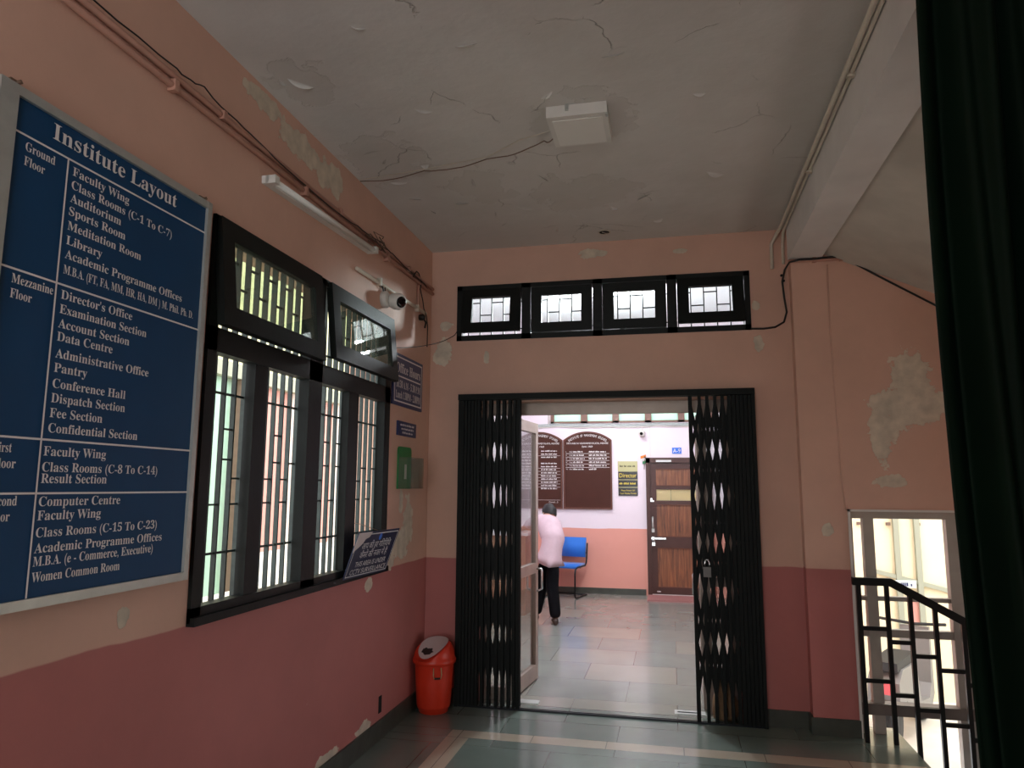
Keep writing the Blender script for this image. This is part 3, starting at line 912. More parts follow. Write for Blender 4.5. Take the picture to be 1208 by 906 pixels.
secs = [[('Faculty Wing', 2.491, .238), ('Class Rooms (C-1 To C-7)', 2.448, .458), ('Auditorium', 2.406, .21), ('Sports Room', 2.364, .234),
         ('Meditation Room', 2.318, .313), ('Library', 2.272, .142), ('Academic Programme Offices', 2.228, .537), ('M.B.A. (FT, FA, MM, HR, HA, DM ) M. Phil. Ph. D.', 2.180, .607)],
        [("Director's Office", 2.102, .295), ('Examination Section', 2.058, .368), ('Account Section', 2.014, .291), ('Data Centre', 1.974, .22), ('Administrative Office', 1.923, .393),
         ('Pantry', 1.880, .125), ('Conference Hall', 1.833, .293), ('Dispatch Section', 1.7895, .296), ('Fee Section', 1.7455, .202), ('Confidential Section', 1.701, .363)],
        [('Faculty Wing', 1.633, .238), ('Class Rooms (C-8 To C-14)', 1.587, .482), ('Result Section', 1.554, .25)],
        [('Computer Centre', 1.488, .316), ('Faculty Wing', 1.448, .237), ('Class Rooms (C-15 To C-23)', 1.400, .50), ('Academic Programme Offices', 1.356, .53),
         ('M.B.A. (e - Commerce, Executive)', 1.319, .488), ('Women Common Room', 1.275, .337)]]
for sc_ in secs:
    mb = MB(); write(mb, [(serif(t), 1.766 - (0.008 if z < 1.66 else 0), z, cp, wd, 'l') for t, z, wd in sc_], O, E1, E2, NX)
    mb.build('room_list', m_white, sg)
for a, za, wa, zb_, wb in (('Ground', 2.492, .102, 2.449, .07), ('Mezzanine', 2.105, .139, 2.0625, .07), ('First', 1.637, .055, 1.594, .072), ('Second', 1.492, .088, 1.450, .07)):
    mb = MB(); write(mb, [(serif(a), 1.598, za, .0265, wa, 'l'), (serif('Floor'), 1.598, zb_, .0265, wb, 'l')], O, E1, E2, NX)
    mb.build('floor_name', m_white, sg)

# ------------------------------------------------------------------ office hours sign
O = (-1.797, 0, 0)
sg = thing('office_hours_sign', (XL, 4.77, 2.1), 'navy office hours sign with white border between window and corner', 'sign')
mb = MB(); mb.box(XL, -1.797, 4.483, 5.062, 2.095, 2.45); mb.build('panel', m_navy, sg, bevel=0.002)
mb = MB(); line_rect(mb, 4.505, 2.117, 5.04, 2.43, 0.010, O, E1, E2, NX); quad(mb, 4.53, 2.290, 5.015, 2.300, O, E1, E2, NX); mb.build('border_lines', m_white, sg)
mb = MB(); write(mb, [(serif('Office Hours'), 4.772, 2.322, 0.066, 0.47, 'c'), (serif('10.30 A.M - 5.30 P.M'), 4.772, 2.218, 0.05, 0.47, 'c'), (serif('Lunch 1.30PM - 2.00PM'), 4.772, 2.145, 0.05, 0.48, 'c')], O, E1, E2, NX)
mb.build('lettering', m_white, sg)
sg = thing('notice_plate', (XL, 4.78, 1.89), 'small navy notice plate below the office hours sign', 'sign')
mb = MB(); mb.box(XL, -1.799, 4.60, 4.957, 1.895, 1.993); mb.build('panel', m_navy, sg, bevel=0.002)
mb = MB()
for i, (a, b) in enumerate(((4.64, 4.92), (4.66, 4.90), (4.68, 4.88))):
    scribble(mb, a, b, 1.962 - 0.026 * i, 0.014, (-1.799, 0, 0), E1, E2, NX, seed=i, dens=.8)
mb.build('lettering', m_white, sg)

# ------------------------------------------------------------------ suggestion box
sg = thing('suggestion_box', (XL, 4.75, 1.53), 'green wall plate with a clear acrylic box holding a paper slip', 'suggestion box')
mb = MB()
pts = [(XL, 4.63, 1.533), (XL, 4.875, 1.533), (XL, 4.875, 1.79)]
for k in range(7):
    a = PI / 2 * k / 6; pts.append((XL, 4.845 + 0.03 * math.cos(a), 1.79 + 0.03 * math.sin(a)))
for k in range(7):
    a = PI / 2 + PI / 2 * k / 6; pts.append((XL, 4.66 + 0.03 * math.cos(a), 1.79 + 0.03 * math.sin(a)))
mb.prism(pts, (0.012, 0, 0)); mb.build('back_plate', m_green, sg)
mb = MB(); x0, x1 = XL + 0.012, XL + 0.105
mb.box(x0, x1, 4.632, 4.636, 1.535, 1.745); mb.box(x0, x1, 4.869, 4.873, 1.535, 1.745); mb.box(x1 - 0.004, x1, 4.632, 4.873, 1.535, 1.745); mb.box(x0, x1, 4.632, 4.873, 1.535, 1.539)
mb.build('acrylic_box', m_acrylic, sg)
mb = MB(); mb.box(XL + 0.013, XL + 0.016, 4.74, 4.775, 1.60, 1.70); mb.build('paper_slip', m_offwhite, sg)

# ------------------------------------------------------------------ surveillance sign leaning out at the window sill
A, B, C_, D_ = Vector((-1.684, 3.772, 1.294)), Vector((-1.650, 4.297, 1.294)), Vector((-1.741, 4.302, 1.036)), Vector((-1.775, 3.778, 1.036))
e1 = (C_ - D_).normalized(); e2 = (A - D_); e2 = (e2 - e1 * e2.dot(e1)).normalized(); nn = e1.cross(e2)
W_, H_ = (C_ - D_).length, (A - D_).length
sg = thing('surveillance_sign', tuple(D_), 'dark navy surveillance warning sign leaning out at the window sill, one corner torn', 'sign')
Mx = Matrix(((e1.x, e2.x, nn.x, D_.x), (e1.y, e2.y, nn.y, D_.y), (e1.z, e2.z, nn.z, D_.z), (0, 0, 0, 1)))
mb = MB(); mb.box(0, W_, 0, H_, -0.004, 0, mtx=Mx); mb.build('panel', m_navy_dark, sg)
mb = MB(); line_rect(mb, .012, .012, W_ - .012, H_ - .012, .005, D_, e1, e2, nn); mb.build('border_line', m_white, sg)
mb = MB()
write(mb, [('आप की हर गितिविध', .27, .172, .038, .36, 'c'), ('कैमरे की नजर में है', .27, .118, .038, .34, 'c'), ('THIS AREA IS UNDER', .27, .068, .030, .38, 'c'), ('CCTV SURVEILLANCE', .27, .024, .030, .44, 'c')], D_, e1, e2, nn)
mb.build('lettering', m_white, sg)
mb = MB()
pts = [(0.0, H_), (0.16, H_), (0.14, H_ - .03), (0.10, H_ - .04), (0.085, H_ - .062), (0.05, H_ - .085), (0.02, H_ - .10), (0.0, H_ - .115)]
mb.prism([D_ + e1 * a + e2 * b + nn * 0.0022 for a, b in pts], nn * 0.0012); mb.build('torn_corner', m_lidwhite, sg)
mb = MB()
cx, cy = .285, .237
mb.face([D_ + e1 * (cx + .018 * math.cos(k * PI / 8)) + e2 * (cy + .022 * math.sin(k * PI / 8)) + nn * .002 for k in range(16)])
mb.build('emblem', m_signblue, sg)
mb = MB(); mb.tube([A.lerp(B, .5) + Vector((0, 0, -.005)), Vector((-1.80, 4.03, 1.33)), Vector((-1.90, 4.03, 1.34))], 0.002, 5); mb.build('tie_wire', m_wire_brown, sg)

# ------------------------------------------------------------------ tube lamp, conduits and wires on the left wall
d = Vector((0, 1.2, 0.05)).normalized()
p0 = Vector((XL, 2.841, 2.947)); tl = thing('tube_light', tuple(p0), 'white fluorescent batten lamp, unlit, high on the left wall', 'lamp')
q = d.to_track_quat('Y', 'Z').to_matrix().to_4x4(); q.translation = p0
mb = MB(); mb.box(0, 0.035, 0, 1.2, -0.018, 0.018, mtx=q); mb.build('batten', m_offwhite, tl, bevel=0.004)
mb = MB(); mb.tube([q @ Vector((0.052, 0.03, -0.004)), q @ Vector((0.052, 1.17, -0.004))], 0.014, 12); mb.build('tube', m_diffuser, tl)
for a, b in ((0, .035), (1.165, 1.2)):
    mb = MB(); mb.box(0.02, 0.07, a, b, -0.02, 0.018, mtx=q); mb.build('end_cap', m_offwhite, tl, bevel=0.003)


def tubething(name, pts, r, m, label, cat, group=None, seg=8, clips=None, cm=None):
    mb = MB(); mb.tube(pts, r, seg)
    if clips:
        t = thing(name, tuple(pts[0]), label, cat, group)
        mb.build('pipe', m, t)
        for c in clips:
            k = MB(); k.box(*c); k.build('saddle_clip', cm or m, t, bevel=0.002)
        return t
    return tag(mb.build(name, m), label, cat, group)


def sag(pts, n=6, drop=0.02, jit=0.004, seed=1, axis='X'):
    rnd = random.Random(seed); out = []
    for a, b in zip(pts[:-1], pts[1:]):
        a, b = Vector(a), Vector(b)
        for k in range(n):
            t = k / n; p = a.lerp(b, t); p.z -= drop * 4 * t * (1 - t)
            j = rnd.uniform(-jit, jit); p.z += j
            out.append(p)
    out.append(Vector(pts[-1])); return out


tubething('conduit_pipe', [(-1.795, -0.78, 3.03), (-1.795, 5.25, 3.045)], 0.013, m_pipe_pink, 'lower of the two pink conduits running high along the left wall', 'pipe', 'conduits along the left wall',
          clips=[(XL, -1.777, y - .012, y + .012, 3.015, 3.06) for y in (2.2, 3.2, 4.3)])
tubething('conduit_pipe', [(-1.795, -0.78, 3.072), (-1.795, 5.25, 3.082)], 0.013, m_pipe_pink, 'upper of the two pink conduits running high along the left wall', 'pipe', 'conduits along the left wall',
          clips=[(XL, -1.777, y - .012, y + .012, 3.057, 3.10) for y in (2.5, 3.6, 4.7)])
tubething('wall_cable', sag([(-1.79, -0.78, 3.115), (-1.79, 1.6, 3.118), (-1.785, 2.2, 3.105), (-1.775, 2.35, 3.115), (-1.785, 2.7, 3.095), (-1.78, 3.3, 3.06), (-1.775, 3.8, 3.07), (-1.78, 4.2, 3.10), (-1.775, 4.35, 3.08), (-1.78, 5.0, 3.06), (-1.79, 5.2, 3.05)], 6, .008, .004), 0.003, m_wire, 'thin black cable drooping over the pink conduits', 'cable')
mb = MB()
rnd = random.Random(5)
pts = [Vector((-1.775 + rnd.uniform(0, .03), 4.0 + rnd.uniform(-.13, .22), 3.05 + rnd.uniform(-.03, .075))) for _ in range(14)]
mb.tube(pts, 0.0032, 5)
tag(mb.build('wire_tangle', m_wire_brown), 'knot of loose brown wire ends above the tube lamp', 'wire')
tubething('wire_loop', [(-1.775, 4.75, 3.04), (-1.775, 4.82, 3.10), (-1.787, 4.90, 3.11), (-1.787, 4.96, 3.06), (-1.787, 4.94, 3.0), (-1.787, 5.0, 2.93), (-1.787, 5.03, 2.87), (-1.787, 5.09, 2.83), (-1.79, 5.13, 2.76), (-1.79, 5.13, 2.6)], 0.004, m_wire, 'black wire looping down beside the corner', 'wire')
tubething('conduit_pipe', [(-1.798, 4.93, 2.855), (-1.798, 4.93, 3.03)], 0.009, m_pipe_pink, 'short vertical pink conduit dropping from the long pipes', 'pipe')
tubething('conduit_pipe', [(-1.797, 3.86, 2.832), (-1.797, 5.10, 2.853)], 0.0125, m_pipe_cream, 'cream conduit just above the wall camera', 'pipe',
          clips=[(XL, -1.78, y - .01, y + .01, 2.82, 2.87) for y in (4.2, 4.9)])
mb = MB(); mb.lathe([(0.022, 0), (0.024, 0.03), (0.014, 0.045)], (XL, 5.0, 2.80), 12, axis='X'); mb.tube([(XL + .03, 5.0, 2.80), (XL + .035, 5.05, 2.77), (XL + .02, 5.07, 2.735)], 0.007)
tag(mb.build('cable_connector', m_wire, bevel=0), 'small black cable connector hanging at the end of the cream conduit', 'connector')

# wall camera
cm = thing('security_camera', (XL, 4.345, 2.70), 'white dome eyed security camera on the left wall', 'camera')
mb = MB(); mb.lathe([(0.055, 0), (0.055, 0.03), (0.045, 0.038)], (XL, 4.30, 2.755), 24, axis='X'); mb.build('mount_base', m_offwhite, cm)
dirv = Vector((0.75, -0.45, -0.25)).normalized(); qm = dirv.to_track_quat('Z', 'Y').to_matrix().to_4x4()
mb = MB(); mb.lathe([(0.012, -0.062), (0.035, -0.055), (0.05, -0.035), (0.056, 0.0), (0.054, 0.03), (0.046, 0.05), (0.042, 0.052)], (-1.735, 4.345, 2.752), 28, mtx=qm); mb.build('camera_body', m_offwhite, cm)
mb = MB(); mb.lathe([(0.037, 0.0525), (0.036, 0.056), (0.02, 0.058)], (-1.735, 4.345, 2.752), 24, mtx=qm); mb.build('lens', m_lens, cm)
mb = MB(); mb.tube([(XL + .01, 4.29, 2.80), (-1.79, 4.24, 2.82), (-1.797, 4.22, 2.835)], 0.005, 6); mb.tube([(XL + .01, 4.31, 2.80), (-1.79, 4.28, 2.83), (-1.797, 4.27, 2.845)], 0.004, 6); mb.build('camera_cable', m_wire, cm)
mb = MB(); mb.box(XL - .005, XL + 0.003, 4.43, 4.475, 0.155, 0.255)  # flat dark block, coloured for the shade inside the socket recess
tag(mb.build('painted_socket_recess', m_hole), 'broken socket low in the rose wall, its recess painted dark', 'socket')

# ------------------------------------------------------------------ ceiling lamp, its wire, and the ceiling box
cl = thing('ceiling_light', (-0.405, 3.42, HC), 'square white ceiling lamp, unlit', 'lamp')
mb = MB(); mb.box(-0.555, -0.26, 3.262, 3.577, HC - 0.058, HC); mb.build('housing', m_offwhite, cl, bevel=0.008)
mb = MB(); mb.box(-0.530, -0.285, 3.30, 3.56, HC - 0.0605, HC - 0.05); mb.build('diffuser', m_diffuser, cl, bevel=0.004)
mb = MB(); mb.box(-0.268, -0.256, 3.27, 3.30, HC - 0.062, HC - 0.02); mb.build('side_clip', m_silver, cl)
mb = MB(); mb.box(-0.46, -0.445, 3.25, 3.265, HC - 0.03, HC); mb.build('side_clip', m_silver, cl)
tubething('ceiling_wire', sag([(-1.80, 3.868, HC - .008), (-1.374, 3.811, HC - .006), (-0.971, 3.736, HC - .006), (-0.62, 3.59, HC - .006), (-0.55, 3.52, HC - .015)], 8, .022, .002), 0.003, m_wire_brown, 'brown twisted wire drooping across the ceiling to the square lamp', 'wire')
tubething('ceiling_wire', [(-1.80, 3.86, HC - .004), (-1.38, 3.80, HC - .004), (-0.97, 3.72, HC - .004), (-0.75, 3.56, HC - .004), (-0.54, 3.47, HC - .01)], 0.002, m_pipe_cream, 'taut pale wire along the ceiling to the square lamp', 'wire')
cb = thing('ceiling_box', (-0.433, 5.068, HC), 'round open junction hole in the ceiling near the end wall', 'junction box')
mb = MB(); mb.lathe([(0.036, -0.004), (0.046, -0.004), (0.047, 0.0)], (-0.433, 5.068, HC), 24, caps=False); mb.build('rim', m_pipe_cream, cb)
mb = MB(); mb.lathe([(0.038, -0.0035), (0.0385, 0.0)], (-0.433, 5.068, HC), 24); mb.build('dark_hole_paint', m_hole, cb)  # flat dark disc painted for the shade inside the hole
mb = MB(); mb.tube([(-0.45, 5.06, HC - .004), (-0.42, 5.07, HC - .012), (-0.41, 5.085, HC - .004)], 0.003, 5); mb.build('wire_end', m_pipe_cream, cb)

# ------------------------------------------------------------------ pipes along the beam, cables on the right
def bend(x, dx, dy):
    return [(x, -0.78, HC - .03), (x, 5.12, HC - .03), (x - .005 + dx * .3, 5.20, HC - .05), (x - .01 + dx, YB - .014, HC - .11), (x - .012 + dx, YB - .014, HC - .26 - dy)]


tubething('conduit_pipe', bend(0.789, -.04, .03), 0.013, m_pipe_cream, 'left one of the cream conduits following the beam and bending down the wall', 'pipe', 'conduits along the beam')
tubething('conduit_pipe', bend(0.816, 0.010, 0.0), 0.0105, m_pipe_cream, 'right one of the cream conduits following the beam against its face', 'pipe', 'conduits along the beam',
          clips=[(0.795, 0.83, y - .012, y + .012, HC - .05, HC - .012) for y in (3.2, 4.2)])
tubething('conduit_pipe', [(0.835, YP - .012, 3.117), (1.18, YP - .012, 3.112)], 0.011, m_pipe_pink, 'short pink conduit along the top of the pier', 'pipe',
          clips=[(x - .012, x + .012, YP - .026, YP, 3.098, 3.13) for x in (1.0, 1.175)])
tubething('black_cable', [(0.575, YB - .008, 2.672), (0.66, YB - .008, 2.668), (0.74, YB - .008, 2.676), (0.80, YB - .008, 2.71), (0.822, YB - .01, 2.78), (0.81, YB - .012, 2.88), (0.80, YB - .02, 3.0), (0.815, YB - .05, 3.075), (0.838, YP - .02, 3.108), (0.90, YP - .03, 3.118), (1.0, YP - .028, 3.118), (1.1, YP - .03, 3.125), (1.18, YP - .026, 3.122), (1.40, YP - .01, 2.98), (1.75, YP - .008, 2.752), (2.6, YP - .008, 2.28)], 0.007, m_wire, 'thick black cable climbing the pier and following the soffit', 'cable')
tubething('transom_wire', sag([(-1.79, 4.44, 2.462), (-1.70, 4.95, 2.58), (-1.64, YB - .004, 2.70), (-1.597, YB - .006, 2.74)], 5, .008, .001), 0.003, m_wire, 'thin black wire strung across the corner to the transom windows', 'wire')
for x, z, wh in ((0.80, 3.05, 'upper'), (0.812, 3.01, 'lower')):
    mb = MB(); mb.lathe([(0.010, 0), (0.009, -0.006)], (x, YB, z), 12, axis='Y')
    tag(mb.build('wall_plug', m_hole), wh + ' of two black wall plugs under the bent conduits', 'plug', 'wall plugs under the conduits')

# ------------------------------------------------------------------ folding gate
ZG = 2.235; GYC = 5.228
gf = thing('folding_gate', (-0.49, YB, 0), 'black steel folding lattice gate, both halves pushed open in the doorway', 'gate')
mb = MB(); mb.box(-1.556, 0.576, 5.19, YB - .002, 2.195, ZG + .004); mb.build('top_channel', m_gate, gf, bevel=0.003)
mb = MB(); mb.box(-1.556, -1.533, 5.205, YB - .002, 0, 2.2); mb.build('side_post', m_gate, gf, bevel=0.003)
mb = MB(); mb.box(0.552, 0.576, 5.205, YB - .002, 0, 2.2); mb.build('side_post', m_gate, gf, bevel=0.003)
mb = MB(); mb.box(-1.535, 0.555, 5.212, 5.222, 0, 0.012); mb.box(-1.535, 0.555, 5.236, 5.246, 0, 0.012); mb.build('bottom_track', m_steel_dark, gf)
PINS = [2.13, 1.812, 1.498, 1.178, 0.857, 0.515, 0.19]
ROWS = [1.955, 1.672, 1.312, 1.046, 0.66, 0.374]


def gate_leaf(xs, label, end):
    g = bpy.data.objects.new('gate_leaf', None); COL.objects.link(g); g.empty_display_size = .1
    g.parent = gf; g['label'] = label; ORG[g] = ORG[gf]
    for i, x in enumerate(xs):
        wdt = 0.026 if x == end else 0.021
        mb = MB()
        for y0 in (GYC - 0.024, GYC + 0.012):
            mb.box(x - wdt / 2, x + wdt / 2, y0, y0 + 0.012, 0.014, 2.192)
            mb.box(x - wdt / 2, x - wdt / 2 + 0.003, y0 + 0.006, y0 + 0.016, 0.014, 2.192); mb.box(x + wdt / 2 - 0.003, x + wdt / 2, y0 + 0.006, y0 + 0.016, 0.014, 2.192)
        for z in PINS:
            mb.lathe([(0.006, -0.028), (0.006, 0.028)], (x, GYC, z), 8, axis='Y')
        mb.build('picket', m_gate, g)
    for k in range(len(PINS) - 1):
        mb = MB()
        for i in range(len(xs) - 1):
            a, b = xs[i], xs[i + 1]; m_ = (a + b) / 2
            za, zb, zr = PINS[k], PINS[k + 1], ROWS[k]
            for dy, p, q_ in ((-0.004, a, b), (0.004, b, a)):
                mb.bar((p, GYC + dy, za), (m_, GYC + dy, zr), 0.024, 0.004, (0, 1, 0)); mb.bar((m_, GYC + dy, zr), (q_, GYC + dy, zb), 0.024, 0.004, (0, 1, 0))
        mb.build('lattice_row', m_gate, g)
    for x in (xs[0], xs[len(xs) // 2], xs[-1]):
        mb = MB(); mb.lathe([(0.014, -0.012), (0.014, 0.012)], (x, GYC, 0.0145), 10, axis='Y'); mb.build('roller', m_steel_dark, g)
    return g


LX = [-1.522, -1.497, -1.472, -1.447, -1.422, -1.397, -1.358, -1.308, -1.253, -1.207, -1.162, -1.125, -1.094]
RX = [0.140, 0.204, 0.256, 0.310, 0.360, 0.405, 0.434, 0.460, 0.486, 0.512, 0.538]
gate_leaf(LX, 'left half of the black folding lattice gate, pushed back beside the red bin', LX[-1])
gate_leaf(RX, 'right half of the black folding lattice gate with the padlock on it', RX[0])
pl = thing('padlock', (0.215, GYC - .04, 1.0), 'grey padlock hanging on the right half of the folding gate', 'padlock')
mb = MB(); mb.box(0.195, 0.245, GYC - .056, GYC - .032, 0.955, 1.02); mb.build('lock_body', m_greypl, pl, bevel=0.006)
mb = MB(); mb.tube([(0.205, GYC - .044, 1.015), (0.205, GYC - .044, 1.05), (0.213, GYC - .04, 1.068), (0.228, GYC - .04, 1.068), (0.235, GYC - .044, 1.05), (0.235, GYC - .044, 1.015)], 0.0045, 8); mb.tube([(0.206, GYC - .03, 1.064), (0.235, GYC - .03, 1.064)], 0.004, 6); mb.build('shackle', m_chrome, pl)

# ------------------------------------------------------------------ red swing top bin
bx, by = -1.665, 5.075
bn = thing('waste_bin', (bx, by, 0), 'red plastic swing top bin with dirty white flap, in the corner by the gate', 'bin')
mb = MB(); mb.lathe([(0.098, 0.0), (0.102, 0.004), (0.108, 0.028), (0.112, 0.03), (0.118, 0.05), (0.130, 0.22), (0.137, 0.325), (0.139, 0.33), (0.139, 0.335), (0.12, 0.335)], (bx, by, 0), 48); mb.build('bin_body', m_red, bn)
# domed hood cut by a sloping opening that faces left of the camera
hd = Vector((-0.42, -0.80, 0.0)).normalized()
hs = Vector((-hd.y, hd.x, 0))
NR, NS = 18, 56
prof = [(0.140, 0.325), (0.151, 0.330), (0.153, 0.350), (0.146, 0.362)]
for k in range(1, 15):
    t = k / 14 * PI / 2; prof.append((0.142 * math.cos(t) ** 0.75, 0.362 + 0.145 * math.sin(t)))
mb = MB(); rings = []


def cutz(x, y):
    f = x * hd.x + y * hd.y
    return 0.430 - 0.62 * f


for (r, h) in prof:
    ring = []
    for k in range(NS):
        a = 2 * PI * k / NS; x, y = r * math.cos(a), r * math.sin(a)
        z = min(h, cutz(x, y) + 0.9 * (x * hs.x + y * hs.y) ** 2 * 2) if h > 0.362 else h
        ring.append(mb.bm.verts.new((bx + x, by + y, z)))
    rings.append(ring)
for i in range(len(rings) - 1):
    for k in range(NS):
        f = mb.bm.faces.new([rings[i][k], rings[i][(k + 1) % NS], rings[i + 1][(k + 1) % NS], rings[i + 1][k]]); f.smooth = True
bmesh.ops.remove_doubles(mb.bm, verts=mb.bm.verts[:], dist=0.0005)
mb.build('hood', m_red, bn)
mb = MB(); G = 16; grid = []
for i in range(G + 1):
    row = []
    rr = i / G
    for k in range(40):
        a = 2 * PI * k / 40
        f_, s_ = 0.012 + 0.098 * rr * math.cos(a), 0.112 * rr * math.sin(a)
        p = hd * f_ + hs * s_
        z = cutz(p.x, p.y) + 1.8 * s_ * s_ + 0.004 + 0.012 * (1 - rr * rr)
        row.append(mb.bm.verts.new((bx + p.x, by + p.y, z)))
    grid.append(row)
for i in range(G):
    for k in range(40):
        f = mb.bm.faces.new([grid[i][k], grid[i][(k + 1) % 40], grid[i + 1][(k + 1) % 40], grid[i + 1][k]]); f.smooth = True
bmesh.ops.remove_doubles(mb.bm, verts=mb.bm.verts[:], dist=0.0005)
t = NT('dirty_white_flap'); b_ = t.b
cpt = Vector((bx, by, 0)) + hd * 0.055
msk = t.blobs([(cpt.x - .005, cpt.y, cutz(hd.x * .055, hd.y * .055) + .01, .05, .05, .022)], 0.9, 26)
t.l(t.mix(msk, lin('#cdbfbd'), lin('#2a2220')), b_.inputs['Base Color']); b_.inputs['Roughness'].default_value = 0.5
mb.build('flap', t.m, bn)
hv = Vector((0.45, -0.89, 0)); hw = Vector((-hv.y, hv.x, 0)); c0 = Vector((bx, by, 0))
mb = MB(); pts = []
for s_, z in ((-.026, .318), (-.028, .27), (-.024, .252), (.024, .252), (.028, .27), (.026, .318)):
    pts.append(c0 + hv * (0.139 + (0.012 if z < .3 else 0.004)) + hw * s_ + Vector((0, 0, z)))
mb.tube(pts, 0.0035, 8); mb.build('bail_handle', m_brass, bn)
mb = MB(); mb.bar(c0 + hv * .151 + hw * -.02 + Vector((0, 0, .25)), c0 + hv * .151 + hw * .02 + Vector((0, 0, .25)), .012, .008, hv); mb.build('handle_grip', m_soot, bn)

# ------------------------------------------------------------------ stair railing
RY = 5.09
rl = thing('stair_railing', (1.3, RY, 0), 'black steel stair railing with stepped ladder bars before the bright window', 'railing')
sl = -0.548


def hz(x): return 0.965 if x < 1.325 else 0.965 + sl * (x - 1.325)


mb = MB(); mb.prism([(1.108, RY - .02, .945), (1.108, RY - .02, .992), (1.335, RY - .02, .992), (2.9, RY - .02, .992 + sl * 1.565), (2.9, RY - .02, .940 + sl * 1.565), (1.318, RY - .02, .945)], (0, .04, 0)); mb.build('handrail', m_black, rl, bevel=0.005)
bxs = [1.143, 1.306, 1.437, 1.575, 1.728, 1.875, 2.02, 2.17, 2.32, 2.47]
for i, x in enumerate(bxs):
    mb = MB(); z0 = 0.0 if x < 1.385 else -0.165 * (int((x - 1.385) / 0.3) + 1)
    mb.box(x - .0125, x + .0125, RY - .0125, RY + .0125, z0, hz(x) - .015); mb.build('baluster', m_black, rl, bevel=0.002)
for i in range(len(bxs) - 1):
    zt = 0.682 - 0.0775 * i
    for z in (zt, zt - 0.315):
        mb = MB(); mb.box(bxs[i] + .012, bxs[i + 1] - .012, RY - .009, RY + .009, z - .0125, z + .0125); mb.build('tie_bar', m_black, rl)

# ------------------------------------------------------------------ dark green curtain on a rod
CY = 1.62
cu = thing('curtain', (0.9, CY, 3.2), 'dark green satin curtain hanging in folds at the right edge', 'curtain')
mb = MB(); NXs, NZs = 120, 30; rows = []
for j in range(NZs + 1):
    z = 0.03 + (3.17 - 0.03) * j / NZs; row = []
    for i in range(NXs + 1):
        u = i / NXs; x = 0.556 + u * 0.735
        env = 0.045 + 0.035 * (1 - j / NZs)
        y = CY + env * (0.75 * math.sin(u * 34 + 0.35 * math.sin(z * 1.7)) + 0.35 * math.sin(u * 81 + 1.1 + z * .8)) * (0.25 + 0.75 * min(1, u * 9))
        x += 0.010 * math.sin(z * 2.3 + u * 3) * (1 - u)
        row.append(mb.bm.verts.new((x, y, z)))
    rows.append(row)
for j in range(NZs):
    for i in range(NXs):
        f = mb.bm.faces.new([rows[j][i], rows[j][i + 1], rows[j + 1][i + 1], rows[j + 1][i]]); f.smooth = True
fab = mb.build('fabric', m_curtain, cu)
sd = fab.modifiers.new('cloth', 'SOLIDIFY'); sd.thickness = 0.003
mb = MB(); mb.tube([(0.50, CY, 3.2), (1.30, CY, 3.2)], 0.014, 12); mb.build('rod', m_steel_dark, cu)
mb = MB(); mb.box(0.53, 0.545, CY - .008, CY + .008, 3.19, HC); mb.build('bracket', m_steel_dark, cu)
mb = MB(); mb.box(1.28, 1.30, CY - .02, CY + .02, 3.17, 3.23); mb.build('bracket', m_steel_dark, cu)
for k in range(8):
    mb = MB(); xk = 0.575 + k * 0.095
    mb.tube([(xk + 0, CY + .02 * math.cos(a), 3.19 + .022 * math.sin(a)) for a in [2 * PI * q_ / 12 for q_ in range(13)]], 0.002, 5); mb.build('curtain_ring', m_brass, cu)

# ------------------------------------------------------------------ lobby wall: honour boards, plates, camera, flag, cables
FYF = FY
EX, EZ, NY = (1, 0, 0), (0, 0, 1), (0, -1, 0)


def arch_board(x0, x1, label, text_fn):
    FYF = FY - .003
    g = thing('honour_board', ((x0 + x1) / 2, FYF, 1.23), label, 'board', 'arched honour boards')
    z0, zs, zt = 1.228, 2.262, 2.392; cx = (x0 + x1) / 2; hw_ = (x1 - x0) / 2
    rise = zt - zs; R = (hw_ * hw_ + rise * rise) / (2 * rise); a0 = math.asin(hw_ / R)

    def outline(ins):
        pts = [(x0 + ins, z0 + ins), (x1 - ins, z0 + ins)]
        for k in range(25):
            a = a0 - 2 * a0 * k / 24; pts.append((cx + (R - ins) * math.sin(a) * (hw_ - ins) / ((R - ins) * math.sin(a0)), zt - R + (R - ins) * math.cos(a)))
        return pts
    mb = MB(); mb.prism([(x, FYF, z) for x, z in outline(0.0)], (0, -0.02, 0)); mb.build('panel', m_board, g)
    mb = MB(); a, b = outline(0.0), outline(0.022); n = len(a)
    for i in range(n):
        j = (i + 1) % n
        mb.prism([(a[i][0], FYF - .02, a[i][1]), (a[j][0], FYF - .02, a[j][1]), (b[j][0], FYF - .02, b[j][1]), (b[i][0], FYF - .02, b[i][1])], (0, -0.015, 0))
    mb.build('moulding', m_board_trim, g)
    mb = MB(); org = (0, FYF - .02, 0)
    # heading set along the arch, one glyph at a time
    s_ = 'INSTITUTE OF MANAGEMENT STUDIES'; Rr = R - 0.075; tot = 2 * a0 * 0.86
    for i, ch in enumerate(s_):
        if ch == ' ': continue
        a_ = -tot / 2 + tot * (i + 0.5) / len(s_)
        px = cx + Rr * math.sin(a_); pz = zt - R + Rr * math.cos(a_)
        ee1 = Vector((math.cos(a_), 0, -math.sin(a_))); ee2 = Vector((math.sin(a_), 0, math.cos(a_)))
        write(mb, [(ch, 0, 0, 0.036, 0.017 if ch != 'I' else 0.006, 'c')], (px, FYF - .02, pz), ee1, ee2, NY)
    write(mb, [('DEVI AHILYA VISHWAVIDYALAYA, INDORE', cx, 2.20, 0.026, (x1 - x0) * .86, 'c'), ('Estd. 1969', cx, 2.150, 0.026, .16, 'c')], org, EX, EZ, NY)
    mb.build('heading', m_white, g)
    mb = MB(); text_fn(mb, x0, x1, org); mb.build('name_rows', m_white, g)
    return g


